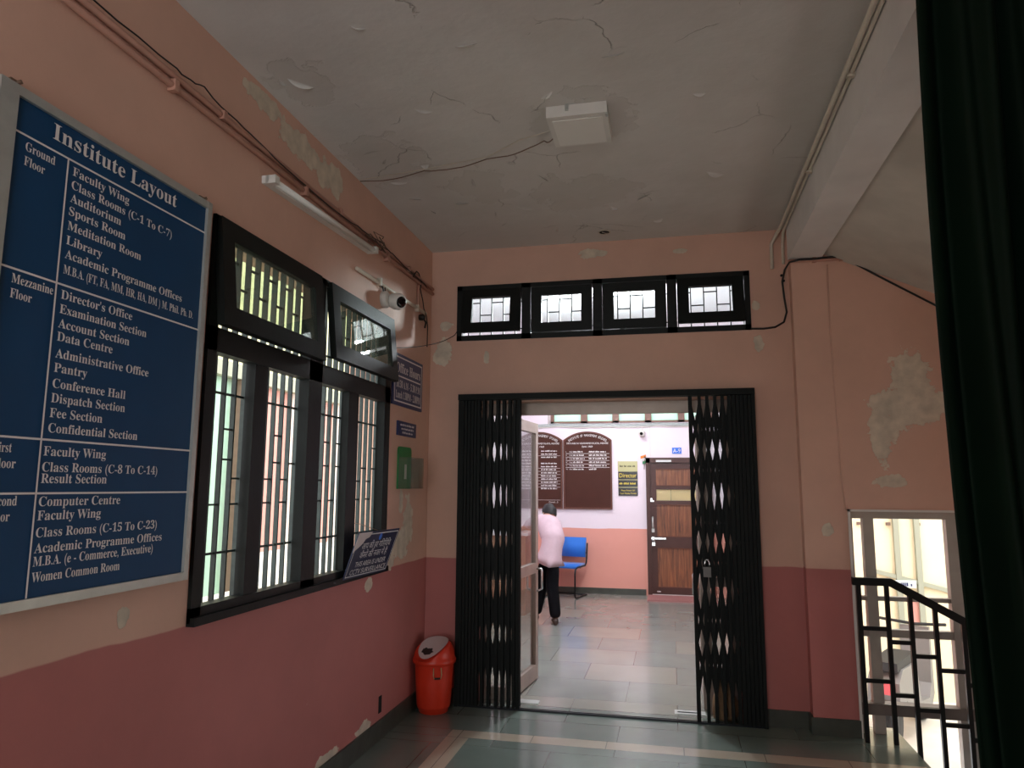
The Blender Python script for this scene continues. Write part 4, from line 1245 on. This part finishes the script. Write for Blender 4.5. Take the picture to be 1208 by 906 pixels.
def rows_right(mb, x0, x1, org):
    for i, nm in enumerate(('I', 'II', 'III', 'IV', 'V', 'VI')):
        z = 2.075 - 0.0525 * i
        write(mb, [(nm + '.', x0 + .04, z, .018, None, 'l'), ('Prof.', x0 + .095, z, .018, None, 'l')], org, EX, EZ, NY)
        scribble(mb, x0 + .15, x0 + .30 + .015 * (i % 3), z, .020, org, EX, EZ, NY, seed=i)
        scribble(mb, x0 + .39, x0 + .66 if i < 5 else x0 + .52, z, .022, org, EX, EZ, NY, seed=20 + i)
        if i < 5: quad(mb, x0 + .035, z - .020, x1 - .035, z - .016, org, EX, EZ, NY)


def rows_left(mb, x0, x1, org):
    for i in range(13):
        z = 2.09 - 0.0475 * i
        scribble(mb, x0 + .10, x0 + .33 + .01 * (i % 4), z, .02, org, EX, EZ, NY, seed=40 + i)
        if i != 3: scribble(mb, x0 + .40, x0 + .65, z, .02, org, EX, EZ, NY, seed=60 + i)
        if i in (1, 5, 6, 7, 8, 9, 10, 11): quad(mb, x0 + .035, z - .018, x1 - .035, z - .015, org, EX, EZ, NY)
    quad(mb, x0 + .035, 1.355, x1 - .035, 1.358, org, EX, EZ, NY)
    write(mb, [('Contd....2', x0 + .52, 1.315, .022, .14, 'l')], org, EX, EZ, NY)


arch_board(-1.604, -0.870, 'right arched brown honour board, its lower half empty', rows_right)
arch_board(-2.349, -1.618, 'left arched brown honour board filled with rows of names, partly hidden by the glass door', rows_left)

dp = thing('director_plate', (-0.638, FYF, 1.43), 'black and gold director nameplate between honour board and office door', 'sign')
mb = MB(); mb.box(-0.784, -0.494, FYF - .014, FYF, 1.79, 1.94); mb.build('brass_panel', m_brass, dp, bevel=0.002)
for z0, z1 in ((1.672, 1.785), (1.560, 1.660), (1.430, 1.548)):
    mb = MB(); mb.box(-0.780, -0.494, FYF - .014, FYF, z0, z1); mb.build('black_panel', m_blackplate, dp, bevel=0.002)
mb = MB(); mb.box(-0.780, -0.494, FYF - .010, FYF, 1.44, 1.79); mb.build('backing', m_brass, dp)
org = (0, FYF - .014, 0)
mb = MB(); write(mb, [('Director', -0.637, 1.700, .062, .25, 'c')], org, EX, EZ, NY)
write(mb, [('Please Switch Off', -0.637, 1.497, .022, .20, 'c'), ('Your Mobile Phones', -0.637, 1.455, .022, .24, 'c')], org, EX, EZ, NY)
scribble(mb, -0.765, -0.51, 1.597, .028, org, EX, EZ, NY, seed=3); mb.build('gold_lettering', m_gold, dp)
mb = MB(); scribble(mb, -0.755, -0.525, 1.855, .028, org, EX, EZ, NY, seed=4); mb.build('dark_lettering', m_soot, dp)

rp = thing('room_number_plate', (0.085, FYF, 2.05), 'blue room number plate above the brown office door', 'sign')
mb = MB(); mb.box(0.018, 0.152, FYF - .008, FYF, 2.05, 2.14); mb.build('panel', m_signblue, rp, bevel=0.002)
mb = MB(); write(mb, [('A-9', 0.085, 2.066, .058, .105, 'c')], (0, FYF - .008, 0), EX, EZ, NY); mb.build('lettering', m_white, rp)

lc = thing('security_camera', (-0.416, FYF, 2.36), 'small white security camera on the far lobby wall above the director plate', 'camera')
mb = MB(); mb.box(-0.445, -0.385, FYF - .03, FYF, 2.30, 2.36); mb.tube([(-.415, FYF - .02, 2.36), (-.415, FYF - .02, 2.46)], .006); mb.build('mount_base', m_offwhite, lc, bevel=.004)
qm = Vector((-0.1, -0.9, -0.25)).to_track_quat('Z', 'Y').to_matrix().to_4x4()
mb = MB(); mb.lathe([(0.02, -0.05), (0.045, -0.035), (0.05, 0.0), (0.045, 0.03), (0.03, 0.04)], (-0.418, FYF - .07, 2.355), 20, mtx=qm); mb.build('camera_body', m_offwhite, lc)
mb = MB(); mb.lathe([(0.024, 0.0405), (0.02, 0.045)], (-0.418, FYF - .07, 2.355), 16, mtx=qm); mb.build('lens', m_lens, lc)
fl = thing('paper_flag', (-0.40, FYF, 1.82), 'small tricolour paper flag at the top corner of the brown door', 'flag')
for (dz, mm, nm) in ((.135, m_orange, 'saffron_band'), (.095, m_white, 'white_band'), (.055, m_flaggreen, 'green_band')):
    mb = MB(); pts = [(-0.445 + (0.135 - dz) * .35 + .02 * k, FYF - .02 - .006 * math.sin(k * 1.8), 1.84 + dz + .006 * k) for k in range(5)]
    for a, b in zip(pts[:-1], pts[1:]):
        mb.prism([a, b, (b[0], b[1], b[2] + .04), (a[0], a[1], a[2] + .04)], (0, .001, 0))
    mb.build(nm, mm, fl)
mb = MB(); mb.tube([(-.375, FYF - .018, 2.03), (-.395, FYF - .018, 1.82)], .004, 6); mb.box(-.395, -.37, FYF - .022, FYF, 1.99, 2.01); mb.build('stick', m_wire_brown, fl)

for i, (z, r, mm, lb) in enumerate(((2.485, .012, m_wire_grey, 'thick grey cable under the high lobby windows'), (2.462, .008, m_offwhite, 'white cable under the thick grey one on the lobby wall'), (2.508, .006, m_wire_grey, 'thin grey cable hugging the sill of the lobby windows'))):
    tubething('wall_cable', sag([(-2.36, FYF - .014, z), (-1.7, FYF - .016, z + .01), (-.9, FYF - .014, z - .004), (-.2, FYF - .016, z), (.93, FYF - .014, z + .004)], 6, .010, .003, seed=i), r, mm, lb, 'cable', 'cables under the lobby windows')
tubething('conduit_pipe', [(-1.83, FYF - .012, 2.50), (-1.83, FYF - .012, 3.39)], .012, m_offwhite, 'white vertical conduit at the left end of the high lobby windows', 'pipe')
mb = MB(); mb.box(-.305, -.295, FYF - .006, FYF, 2.0, 2.47)
tag(mb.build('casing_strip', m_offwhite), 'thin white casing strip down to the brown office door', 'cable cover')

# ------------------------------------------------------------------ blue visitor chair
cx, cy, rz = -1.53, 10.62, math.radians(-14)
ch = thing('visitor_chair', (cx, cy, 0), 'blue padded cantilever chair against the pink lobby wall', 'chair')
Rm = Matrix.Translation((cx, cy, 0)) @ Matrix.Rotation(rz, 4, 'Z')


def P_(x, y, z): return Rm @ Vector((x, y, z))


mb = MB()
for i in range(1):
    mb.box(-.225, .225, -.22, .20, .415, .462, mtx=Rm)
s_ = mb.build('seat', m_chairblue, ch, bevel=0.022, smooth=True)
mb = MB(); Mb = Rm @ Matrix.Translation((0, .235, .68)) @ Matrix.Rotation(math.radians(-8), 4, 'X')
mb.box(-.225, .225, -.022, .022, -.14, .14, mtx=Mb); mb.build('backrest', m_chairblue, ch, bevel=0.02, smooth=True)
for sx in (-1, 1):
    x = sx * .235
    mb = MB(); pts = [(x, .275, .74), (x, .245, .52), (x, .225, .46), (x, .18, .425), (x, -.14, .42), (x, -.205, .40), (x, -.225, .34), (x, -.225, .05), (x, -.215, .02), (x, -.17, .012), (x, .22, .012)]
    mb.tube([P_(*p) for p in pts], .0115, 10); mb.build('side_frame', m_steel_dark, ch)
mb = MB(); mb.tube([P_(-.235, .22, .012), P_(.235, .22, .012)], .0115, 10); mb.build('floor_bar', m_steel_dark, ch)
mb = MB(); mb.tube([P_(-.235, .0, .412), P_(.235, .0, .412)], .010, 8); mb.tube([P_(-.235, .24, .60), P_(-.20, .25, .60)], .008, 8); mb.tube([P_(.20, .25, .60), P_(.235, .24, .60)], .008, 8); mb.build('cross_bar', m_steel_dark, ch)

# ------------------------------------------------------------------ reception counter behind the glass door
ct = thing('reception_counter', (-2.05, 9.15, 0), 'low reception counter behind the glass door under the man', 'counter')
mb = MB(); mb.box(-2.37, -1.78, 8.92, 9.40, 0, .955); mb.build('carcass', m_desk, ct, bevel=.004)
mb = MB(); mb.box(-2.375, -1.74, 8.88, 9.44, .955, .99); mb.build('worktop', m_desktop, ct, bevel=.004)

# ------------------------------------------------------------------ man bending over the counter
mn = thing('person', (-1.40, 8.58, 0), 'man in pale pink shirt and black trousers bending over beside the glass door', 'person')
J = dict(pel=(-1.415, 8.58, .80), sp1=(-1.405, 8.64, .95), sp2=(-1.46, 8.76, 1.085), ch=(-1.53, 8.88, 1.145), nk=(-1.515, 9.00, 1.18), hd0=(-1.505, 9.035, 1.20),
         lsh=(-1.655, 8.90, 1.15), lel=(-1.785, 8.98, 1.065), lwr=(-1.86, 9.12, 1.022), rsh=(-1.43, 8.90, 1.10), rel=(-1.58, 9.10, 1.055), rwr=(-1.76, 9.21, 1.022),
         rhp=(-1.365, 8.57, .80), rkn=(-1.388, 8.55, .43), ran=(-1.330, 8.44, .085), rto=(-1.365, 8.58, .03),
         lhp=(-1.475, 8.60, .80), lkn=(-1.53, 8.66, .43), lan=(-1.60, 8.68, .085), lto=(-1.65, 8.80, .03))
nm = list(J); ix = {k: i for i, k in enumerate(nm)}
ed = [('pel', 'sp1'), ('sp1', 'sp2'), ('sp2', 'ch'), ('ch', 'nk'), ('nk', 'hd0'), ('ch', 'lsh'), ('lsh', 'lel'), ('lel', 'lwr'), ('ch', 'rsh'), ('rsh', 'rel'), ('rel', 'rwr'),
      ('pel', 'rhp'), ('rhp', 'rkn'), ('rkn', 'ran'), ('ran', 'rto'), ('pel', 'lhp'), ('lhp', 'lkn'), ('lkn', 'lan'), ('lan', 'lto')]
rad = dict(pel=.080, sp1=.092, sp2=.10, ch=.09, nk=.055, hd0=.06, lsh=.055, lel=.038, lwr=.027, rsh=.055, rel=.038, rwr=.027, rhp=.066, rkn=.05, ran=.036, rto=.03, lhp=.066, lkn=.05, lan=.036, lto=.03)
bd = MB(); add_vp(bd, skin([J[k] for k in nm], [(ix[a], ix[b]) for a, b in ed], [rad[k] for k in nm], 2, ix['pel']))
# head with brow, nose, chin and ears, face down over the counter, turned left
hdir = Vector((-0.50, 0.62, -0.60)).normalized(); hup = Vector((-0.25, 0.55, 0.78)); hup = (hup - hdir * hup.dot(hdir)).normalized(); hsd = hdir.cross(hup)
hc = Vector((-1.505, 9.06, 1.225)); Mh = Matrix(((hsd.x, hdir.x, hup.x, hc.x), (hsd.y, hdir.y, hup.y, hc.y), (hsd.z, hdir.z, hup.z, hc.z), (0, 0, 0, 1)))


def head_pts(scale, seg=24, rings=16, hair=False):
    out = []
    for i in range(rings + 1):
        th = PI * i / rings
        for k in range(seg):
            a = 2 * PI * k / seg
            x, y, z = math.sin(th) * math.cos(a), math.sin(th) * math.sin(a), math.cos(th)
            X_, Y_, Z_ = x * .074, y * .094, z * .113
            if z < 0: X_ *= 1 + .28 * z; Y_ *= 1 + .12 * z
            if not hair and y > .55:
                if abs(x) < .2 and -.35 < z < .1: Y_ += .020 * (1 - abs(x) / .2)
                if .05 < z < .2 and .12 < abs(x) < .5: Y_ -= .006
                if abs(z + .5) < .06 and abs(x) < .3: Y_ -= .003
            out.append(Mh @ (Vector((X_, Y_, Z_)) * scale))
    fc = [(i * seg + k, i * seg + (k + 1) % seg, (i + 1) * seg + (k + 1) % seg, (i + 1) * seg + k) for i in range(rings) for k in range(seg)]
    return out, fc


hv_, hf_ = head_pts(1.0)
add_vp(bd, (hv_, hf_))
for sx in (-1, 1):
    bd.lathe([(0.004, -.010), (.020, -.006), (.026, .002), (.018, .010), (.004, .012)], Mh @ Vector((sx * .076, -.005, -.01)), 12, mtx=Mh.to_3x3().to_4x4() @ Matrix.Rotation(PI / 2, 4, 'Y') @ Matrix.Diagonal((1.25, .7, 1, 1)))


def hand(wr, fdir, up_, thumb_side):
    wr = Vector(wr); f = Vector(fdir).normalized(); u_ = Vector(up_); u_ = (u_ - f * u_.dot(f)).normalized(); s_ = f.cross(u_)
    palm = [wr, wr + f * .04, wr + f * .085]
    add_vp(bd, skin(palm, [(0, 1), (1, 2)], [(.024, .020), (.040, .015), (.038, .014)], 2))
    for k, (o_, L) in enumerate(((-.030, .066), (-.010, .075), (.011, .070), (.030, .055))):
        b_ = wr + f * .078 + s_ * o_
        pts = [b_, b_ + f * L * .45 + u_ * .006, b_ + f * L * .78 - u_ * .002, b_ + f * L - u_ * .012]
        add_vp(bd, skin(pts, [(0, 1), (1, 2), (2, 3)], [.0095, .009, .0085, .0075], 2))
    tb = wr + f * .030 + s_ * thumb_side * .026
    add_vp(bd, skin([tb, tb + f * .025 + s_ * thumb_side * .024 - u_ * .004, tb + f * .05 + s_ * thumb_side * .034 - u_ * .010], [(0, 1), (1, 2)], [.012, .010, .008], 2))


hand((-1.855, 9.115, 1.018), (-.45, .85, -.02), (0, 0, 1), 1)
hand((-1.755, 9.205, 1.018), (-.95, .35, -.02), (0, 0, 1), 1)
body = bd.build('body', m_skin, mn, smooth=True)
# hair cap with a few tufts
hb = MB(); hp, hf = head_pts(1.17, hair=True)
seg = 24; vv = [hb.bm.verts.new(p) for p in hp]
Mi = Mh.inverted()
for f in hf:
    c = sum((Mi @ hp[i] for i in f), Vector()) / 4
    if c.z > -.02 + max(0, c.y) * 1.0 - (0.06 if c.y < 0.01 else 0):
        g = hb.bm.faces.new([vv[i] for i in f]); g.smooth = True
for v in [v for v in hb.bm.verts if not v.link_faces]: hb.bm.verts.remove(v)
bmesh.ops.remove_doubles(hb.bm, verts=hb.bm.verts[:], dist=.0004)
rnd = random.Random(11)
for v in hb.bm.verts: v.co += (v.co - hc).normalized() * rnd.uniform(-.006, .009)
hb.build('hair', m_hair, mn, smooth=True)
# shirt
SJ = dict(hem=(-1.43, 8.59, .69), pel=(-1.408, 8.575, .80), sp1=(-1.388, 8.635, .94), sp2=(-1.452, 8.755, 1.075), ch=(-1.53, 8.875, 1.14), nk=(-1.515, 8.97, 1.165),
          lsh=J['lsh'], lmid=(-1.725, 8.945, 1.105), lel=(-1.79, 8.99, 1.065), rsh=J['rsh'], rmid=(-1.51, 9.01, 1.07), rel=(-1.59, 9.105, 1.055))
sn = list(SJ); si = {k: i for i, k in enumerate(sn)}
se = [('hem', 'pel'), ('pel', 'sp1'), ('sp1', 'sp2'), ('sp2', 'ch'), ('ch', 'nk'), ('ch', 'lsh'), ('lsh', 'lmid'), ('lmid', 'lel'), ('ch', 'rsh'), ('rsh', 'rmid'), ('rmid', 'rel')]
sr = dict(hem=(.108, .108), pel=(.138, .138), sp1=(.160, .160), sp2=(.152, .152), ch=(.122, .122), nk=.068, lsh=.078, lmid=.064, lel=.056, rsh=.078, rmid=.064, rel=.056)
mb = MB(); add_vp(mb, skin([SJ[k] for k in sn], [(si[a], si[b]) for a, b in se], [sr[k] for k in sn], 2, si['pel']))
rnd = random.Random(2)
mb.build('shirt', m_shirt, mn, smooth=True)
# trousers, two legs to the ankles
TJ = dict(wst=(-1.418, 8.585, .80), pel=(-1.418, 8.58, .74), rhp=(-1.368, 8.572, .74), rth=(-1.382, 8.555, .58), rkn=(-1.388, 8.545, .42), rsn=(-1.355, 8.48, .24), rhm=(-1.330, 8.445, .062),
          lhp=(-1.475, 8.60, .74), lth=(-1.50, 8.63, .58), lkn=(-1.53, 8.66, .42), lsn=(-1.565, 8.67, .24), lhm=(-1.605, 8.685, .062))
tn = list(TJ); ti = {k: i for i, k in enumerate(tn)}
te = [('wst', 'pel'), ('pel', 'rhp'), ('rhp', 'rth'), ('rth', 'rkn'), ('rkn', 'rsn'), ('rsn', 'rhm'), ('pel', 'lhp'), ('lhp', 'lth'), ('lth', 'lkn'), ('lkn', 'lsn'), ('lsn', 'lhm')]
tr_ = dict(wst=.085, pel=.100, rhp=.088, rth=.086, rkn=.078, rsn=.072, rhm=.066, lhp=.088, lth=.086, lkn=.078, lsn=.072, lhm=.066)
mb = MB(); add_vp(mb, skin([TJ[k] for k in tn], [(ti[a], ti[b]) for a, b in te], [tr_[k] for k in tn], 2, ti['pel']))
mb.build('trousers', m_trouser, mn, smooth=True)
for (h_, t_) in ((Vector((-1.322, 8.40, 0)), Vector((-1.375, 8.64, 0))), (Vector((-1.585, 8.64, 0)), Vector((-1.68, 8.86, 0)))):
    d_ = (t_ - h_).normalized(); sd_ = Vector((-d_.y, d_.x, 0)); L = (t_ - h_).length
    mb = MB(); rg = []
    for (s0, w0, hh) in ((0, .020, .05), (.03, .034, .075), (.09, .036, .085), (.15, .042, .062), (.21, .044, .05), (L - .01, .03, .038), (L + .008, .012, .022)):
        ring = []
        for k in range(14):
            a = 2 * PI * k / 14
            ring.append(mb.bm.verts.new(h_ + d_ * s0 + sd_ * w0 * math.cos(a) + Vector((0, 0, max(0.0, hh * .5 + hh * .5 * math.sin(a) * 1.0)))))
        rg.append(ring)
    for i in range(len(rg) - 1):
        for k in range(14):
            f = mb.bm.faces.new([rg[i][k], rg[i][(k + 1) % 14], rg[i + 1][(k + 1) % 14], rg[i + 1][k]]); f.smooth = True
    mb.bm.faces.new(rg[0]); mb.bm.faces.new(rg[-1][::-1])
    mb.build('shoe', m_shoe, mn)

# ------------------------------------------------------------------ brown sack behind the right gate leaf
mb = MB(); rg = []; rnd = random.Random(4); sxc, syc = 0.315, 5.355
for i in range(13):
    h = i / 12; z = .27 * h; r_ = .095 * (1 - .55 * h ** 2) * (0.85 + .3 * math.sin(PI * min(1, h * 1.4)))
    if i == 12: r_ = .02
    ring = []
    for k in range(28):
        a = 2 * PI * k / 28
        q_ = r_ * (1 + .09 * math.sin(3 * a + h * 5) + .05 * math.sin(7 * a + h * 9))
        ring.append(mb.bm.verts.new((sxc + q_ * math.cos(a) * .85, syc + q_ * math.sin(a) * .62, z)))
    rg.append(ring)
for i in range(12):
    for k in range(28):
        f = mb.bm.faces.new([rg[i][k], rg[i][(k + 1) % 28], rg[i + 1][(k + 1) % 28], rg[i + 1][k]]); f.smooth = True
mb.bm.faces.new(rg[0]); mb.bm.faces.new(rg[-1])
tag(mb.build('sack', m_sack), 'slumped brown sack on the floor behind the right gate leaf', 'sack')

# ------------------------------------------------------------------ outdoors beyond the left window
GZ0, GZR = -0.3, -0.9
mb = MB(); mb.box(-14, -2.06, -6, 22, GZ0 - .2, GZ0); mb.box(1.1, 14, 5.42, 22, GZR - .2, GZR); mb.box(4.6, 14, -6, 5.42, GZ0 - 2.4, GZ0 - 1.9)
structure(mb.build('ground', m_ground), 'pale concrete yard outside', 'ground')
bl = thing('neighbour_building', (-6.2, 9, GZ0), 'mint and pink neighbouring building seen through the left window grille', 'building')
mb = MB(); mb.box(-6.4, -6.1, 2, 9.15, GZ0, 3.05); mb.build('mint_wall', m_mint, bl)
mb = MB(); mb.box(-6.4, -6.1, 2, 16, 3.25, 6.2); mb.build('upper_wall', m_beigew, bl)
mb = MB(); mb.box(-6.5, -5.95, 2, 16, 3.05, 3.25); mb.build('floor_beam', m_rib, bl)
mb = MB(); mb.box(-6.35, -5.92, 9.15, 9.65, GZ0, 3.05); mb.build('brown_pilaster', m_brownp, bl)
mb = MB(); mb.box(-6.4, -6.1, 9.65, 16, .55, 3.05); mb.build('pink_wall', m_pinkp, bl)
mb = MB(); mb.box(-6.38, -6.08, 9.65, 16, GZ0, .55); mb.build('white_plinth', m_whitep, bl)
for a, b in ((10.75, 11.1), (12.3, 12.6)):
    mb = MB(); mb.box(-6.3, -5.85, a, b, GZ0, 3.05); mb.build('white_column', m_whitep, bl)
for y in (7.4, 8.3):
    mb = MB(); mb.box(-6.1, -6.03, y, y + .28, GZ0, 3.05); mb.build('cream_strip', m_beigew, bl)
mb = MB(); mb.box(-4.4, -4.2, 3.4, 9.2, GZ0, .42); mb.box(-4.45, -4.15, 3.4, 9.2, .42, .48)
tag(mb.build('parapet', m_ground, bevel=.01), 'low pale parapet outside the left window', 'parapet')

# ------------------------------------------------------------------ outdoors beyond the stair window
ob = thing('outbuilding', (3.0, 9.1, GZR), 'cream outbuilding with grey ribs behind the stair window', 'building')
mb = MB(); mb.box(1.12, 7.0, 9.0, 9.2, GZR, 4.0); mb.build('cream_wall', m_cream, ob)
for x in (2.60, 2.83, 3.3, 3.8, 4.4):
    mb = MB(); mb.box(x, x + .06, 8.95, 9.0, GZR, 4.0); mb.build('rib', m_rib, ob)
for x in (2.20, 2.53, 2.86, 3.35):
    mb = MB(); mb.box(x, x + .045, 8.97, 9.0, 1.115, 1.15); mb.build('vent_hole', m_brownp, ob)
mb = MB(); mb.prism([(2.35, 8.96, .60), (3.4, 8.96, .33), (3.4, 8.96, .28), (2.35, 8.96, .55)], (0, .04, 0)); mb.build('sloping_ledge', m_rib, ob)
mb = MB(); mb.box(2.575, 2.80, 8.92, 8.96, .39, .475); pn = mb.build('nameplate', m_wire_grey, ob)
mb = MB(); scribble(mb, 2.61, 2.77, .41, .04, (0, 8.92, 0), EX, EZ, NY, seed=9); mb.build('nameplate_lettering', m_navy, pn)
mb = MB(); mb.box(2.72, 2.90, 8.99, 9.0, GZR, .25); mb.build('pink_panel', m_pinkp, ob)
ob.location.y += 0.7
# parked scooter, seen from behind
sx_, sy_ = 2.22, 8.3
so = thing('motor_scooter', (sx_, sy_, GZR), 'parked grey scooter with red tail lamp outside the stair window', 'scooter')
Ms = Matrix.Translation((sx_, sy_, GZR)) @ Matrix.Rotation(math.radians(-28), 4, 'Z')
mb = MB(); mb.lathe([(.12, -.04), (.21, -.045), (.225, 0), (.21, .045), (.12, .04)], Ms @ Vector((0, -.45, .225)), 28, mtx=Ms.to_3x3().to_4x4() @ Matrix.Rotation(PI / 2, 4, 'Y')); mb.build('wheel', m_rubber, so)
mb = MB(); mb.lathe([(.12, -.04), (.21, -.045), (.225, 0), (.21, .045), (.12, .04)], Ms @ Vector((0, .75, .225)), 28, mtx=Ms.to_3x3().to_4x4() @ Matrix.Rotation(PI / 2, 4, 'Y')); mb.build('wheel', m_rubber, so)
mb = MB()
mb.prism([Ms @ Vector((-.14, y, z)) for y, z in ((-.72, .46), (-.70, .66), (-.55, .76), (.0, .74), (.12, .34), (.5, .30), (.62, .42), (.66, .98), (.72, .98), (.74, .30), (.6, .20), (.0, .20), (-.2, .30), (-.45, .46))], (Ms.to_3x3() @ Vector((.28, 0, 0))))
mb.build('scooter_body', m_greypl, so, bevel=.03)
mb = MB(); mb.box(-.12, .12, -.66, .05, .75, .83, mtx=Ms); mb.build('saddle', m_rubber, so, bevel=.03)
mb = MB(); mb.box(-.10, .10, -.755, -.70, .56, .66, mtx=Ms); mb.build('tail_lamp', m_redpaint, so, bevel=.012)
mb = MB(); mb.box(-.10, .10, -.75, -.74, .38, .50, mtx=Ms); mb.build('number_plate', m_offwhite, so)
mb = MB(); mb.tube([Ms @ Vector(p) for p in ((-.32, .58, 1.04), (0, .68, 1.0), (.32, .58, 1.04))], .016, 8); mb.build('handlebar', m_rubber, so)
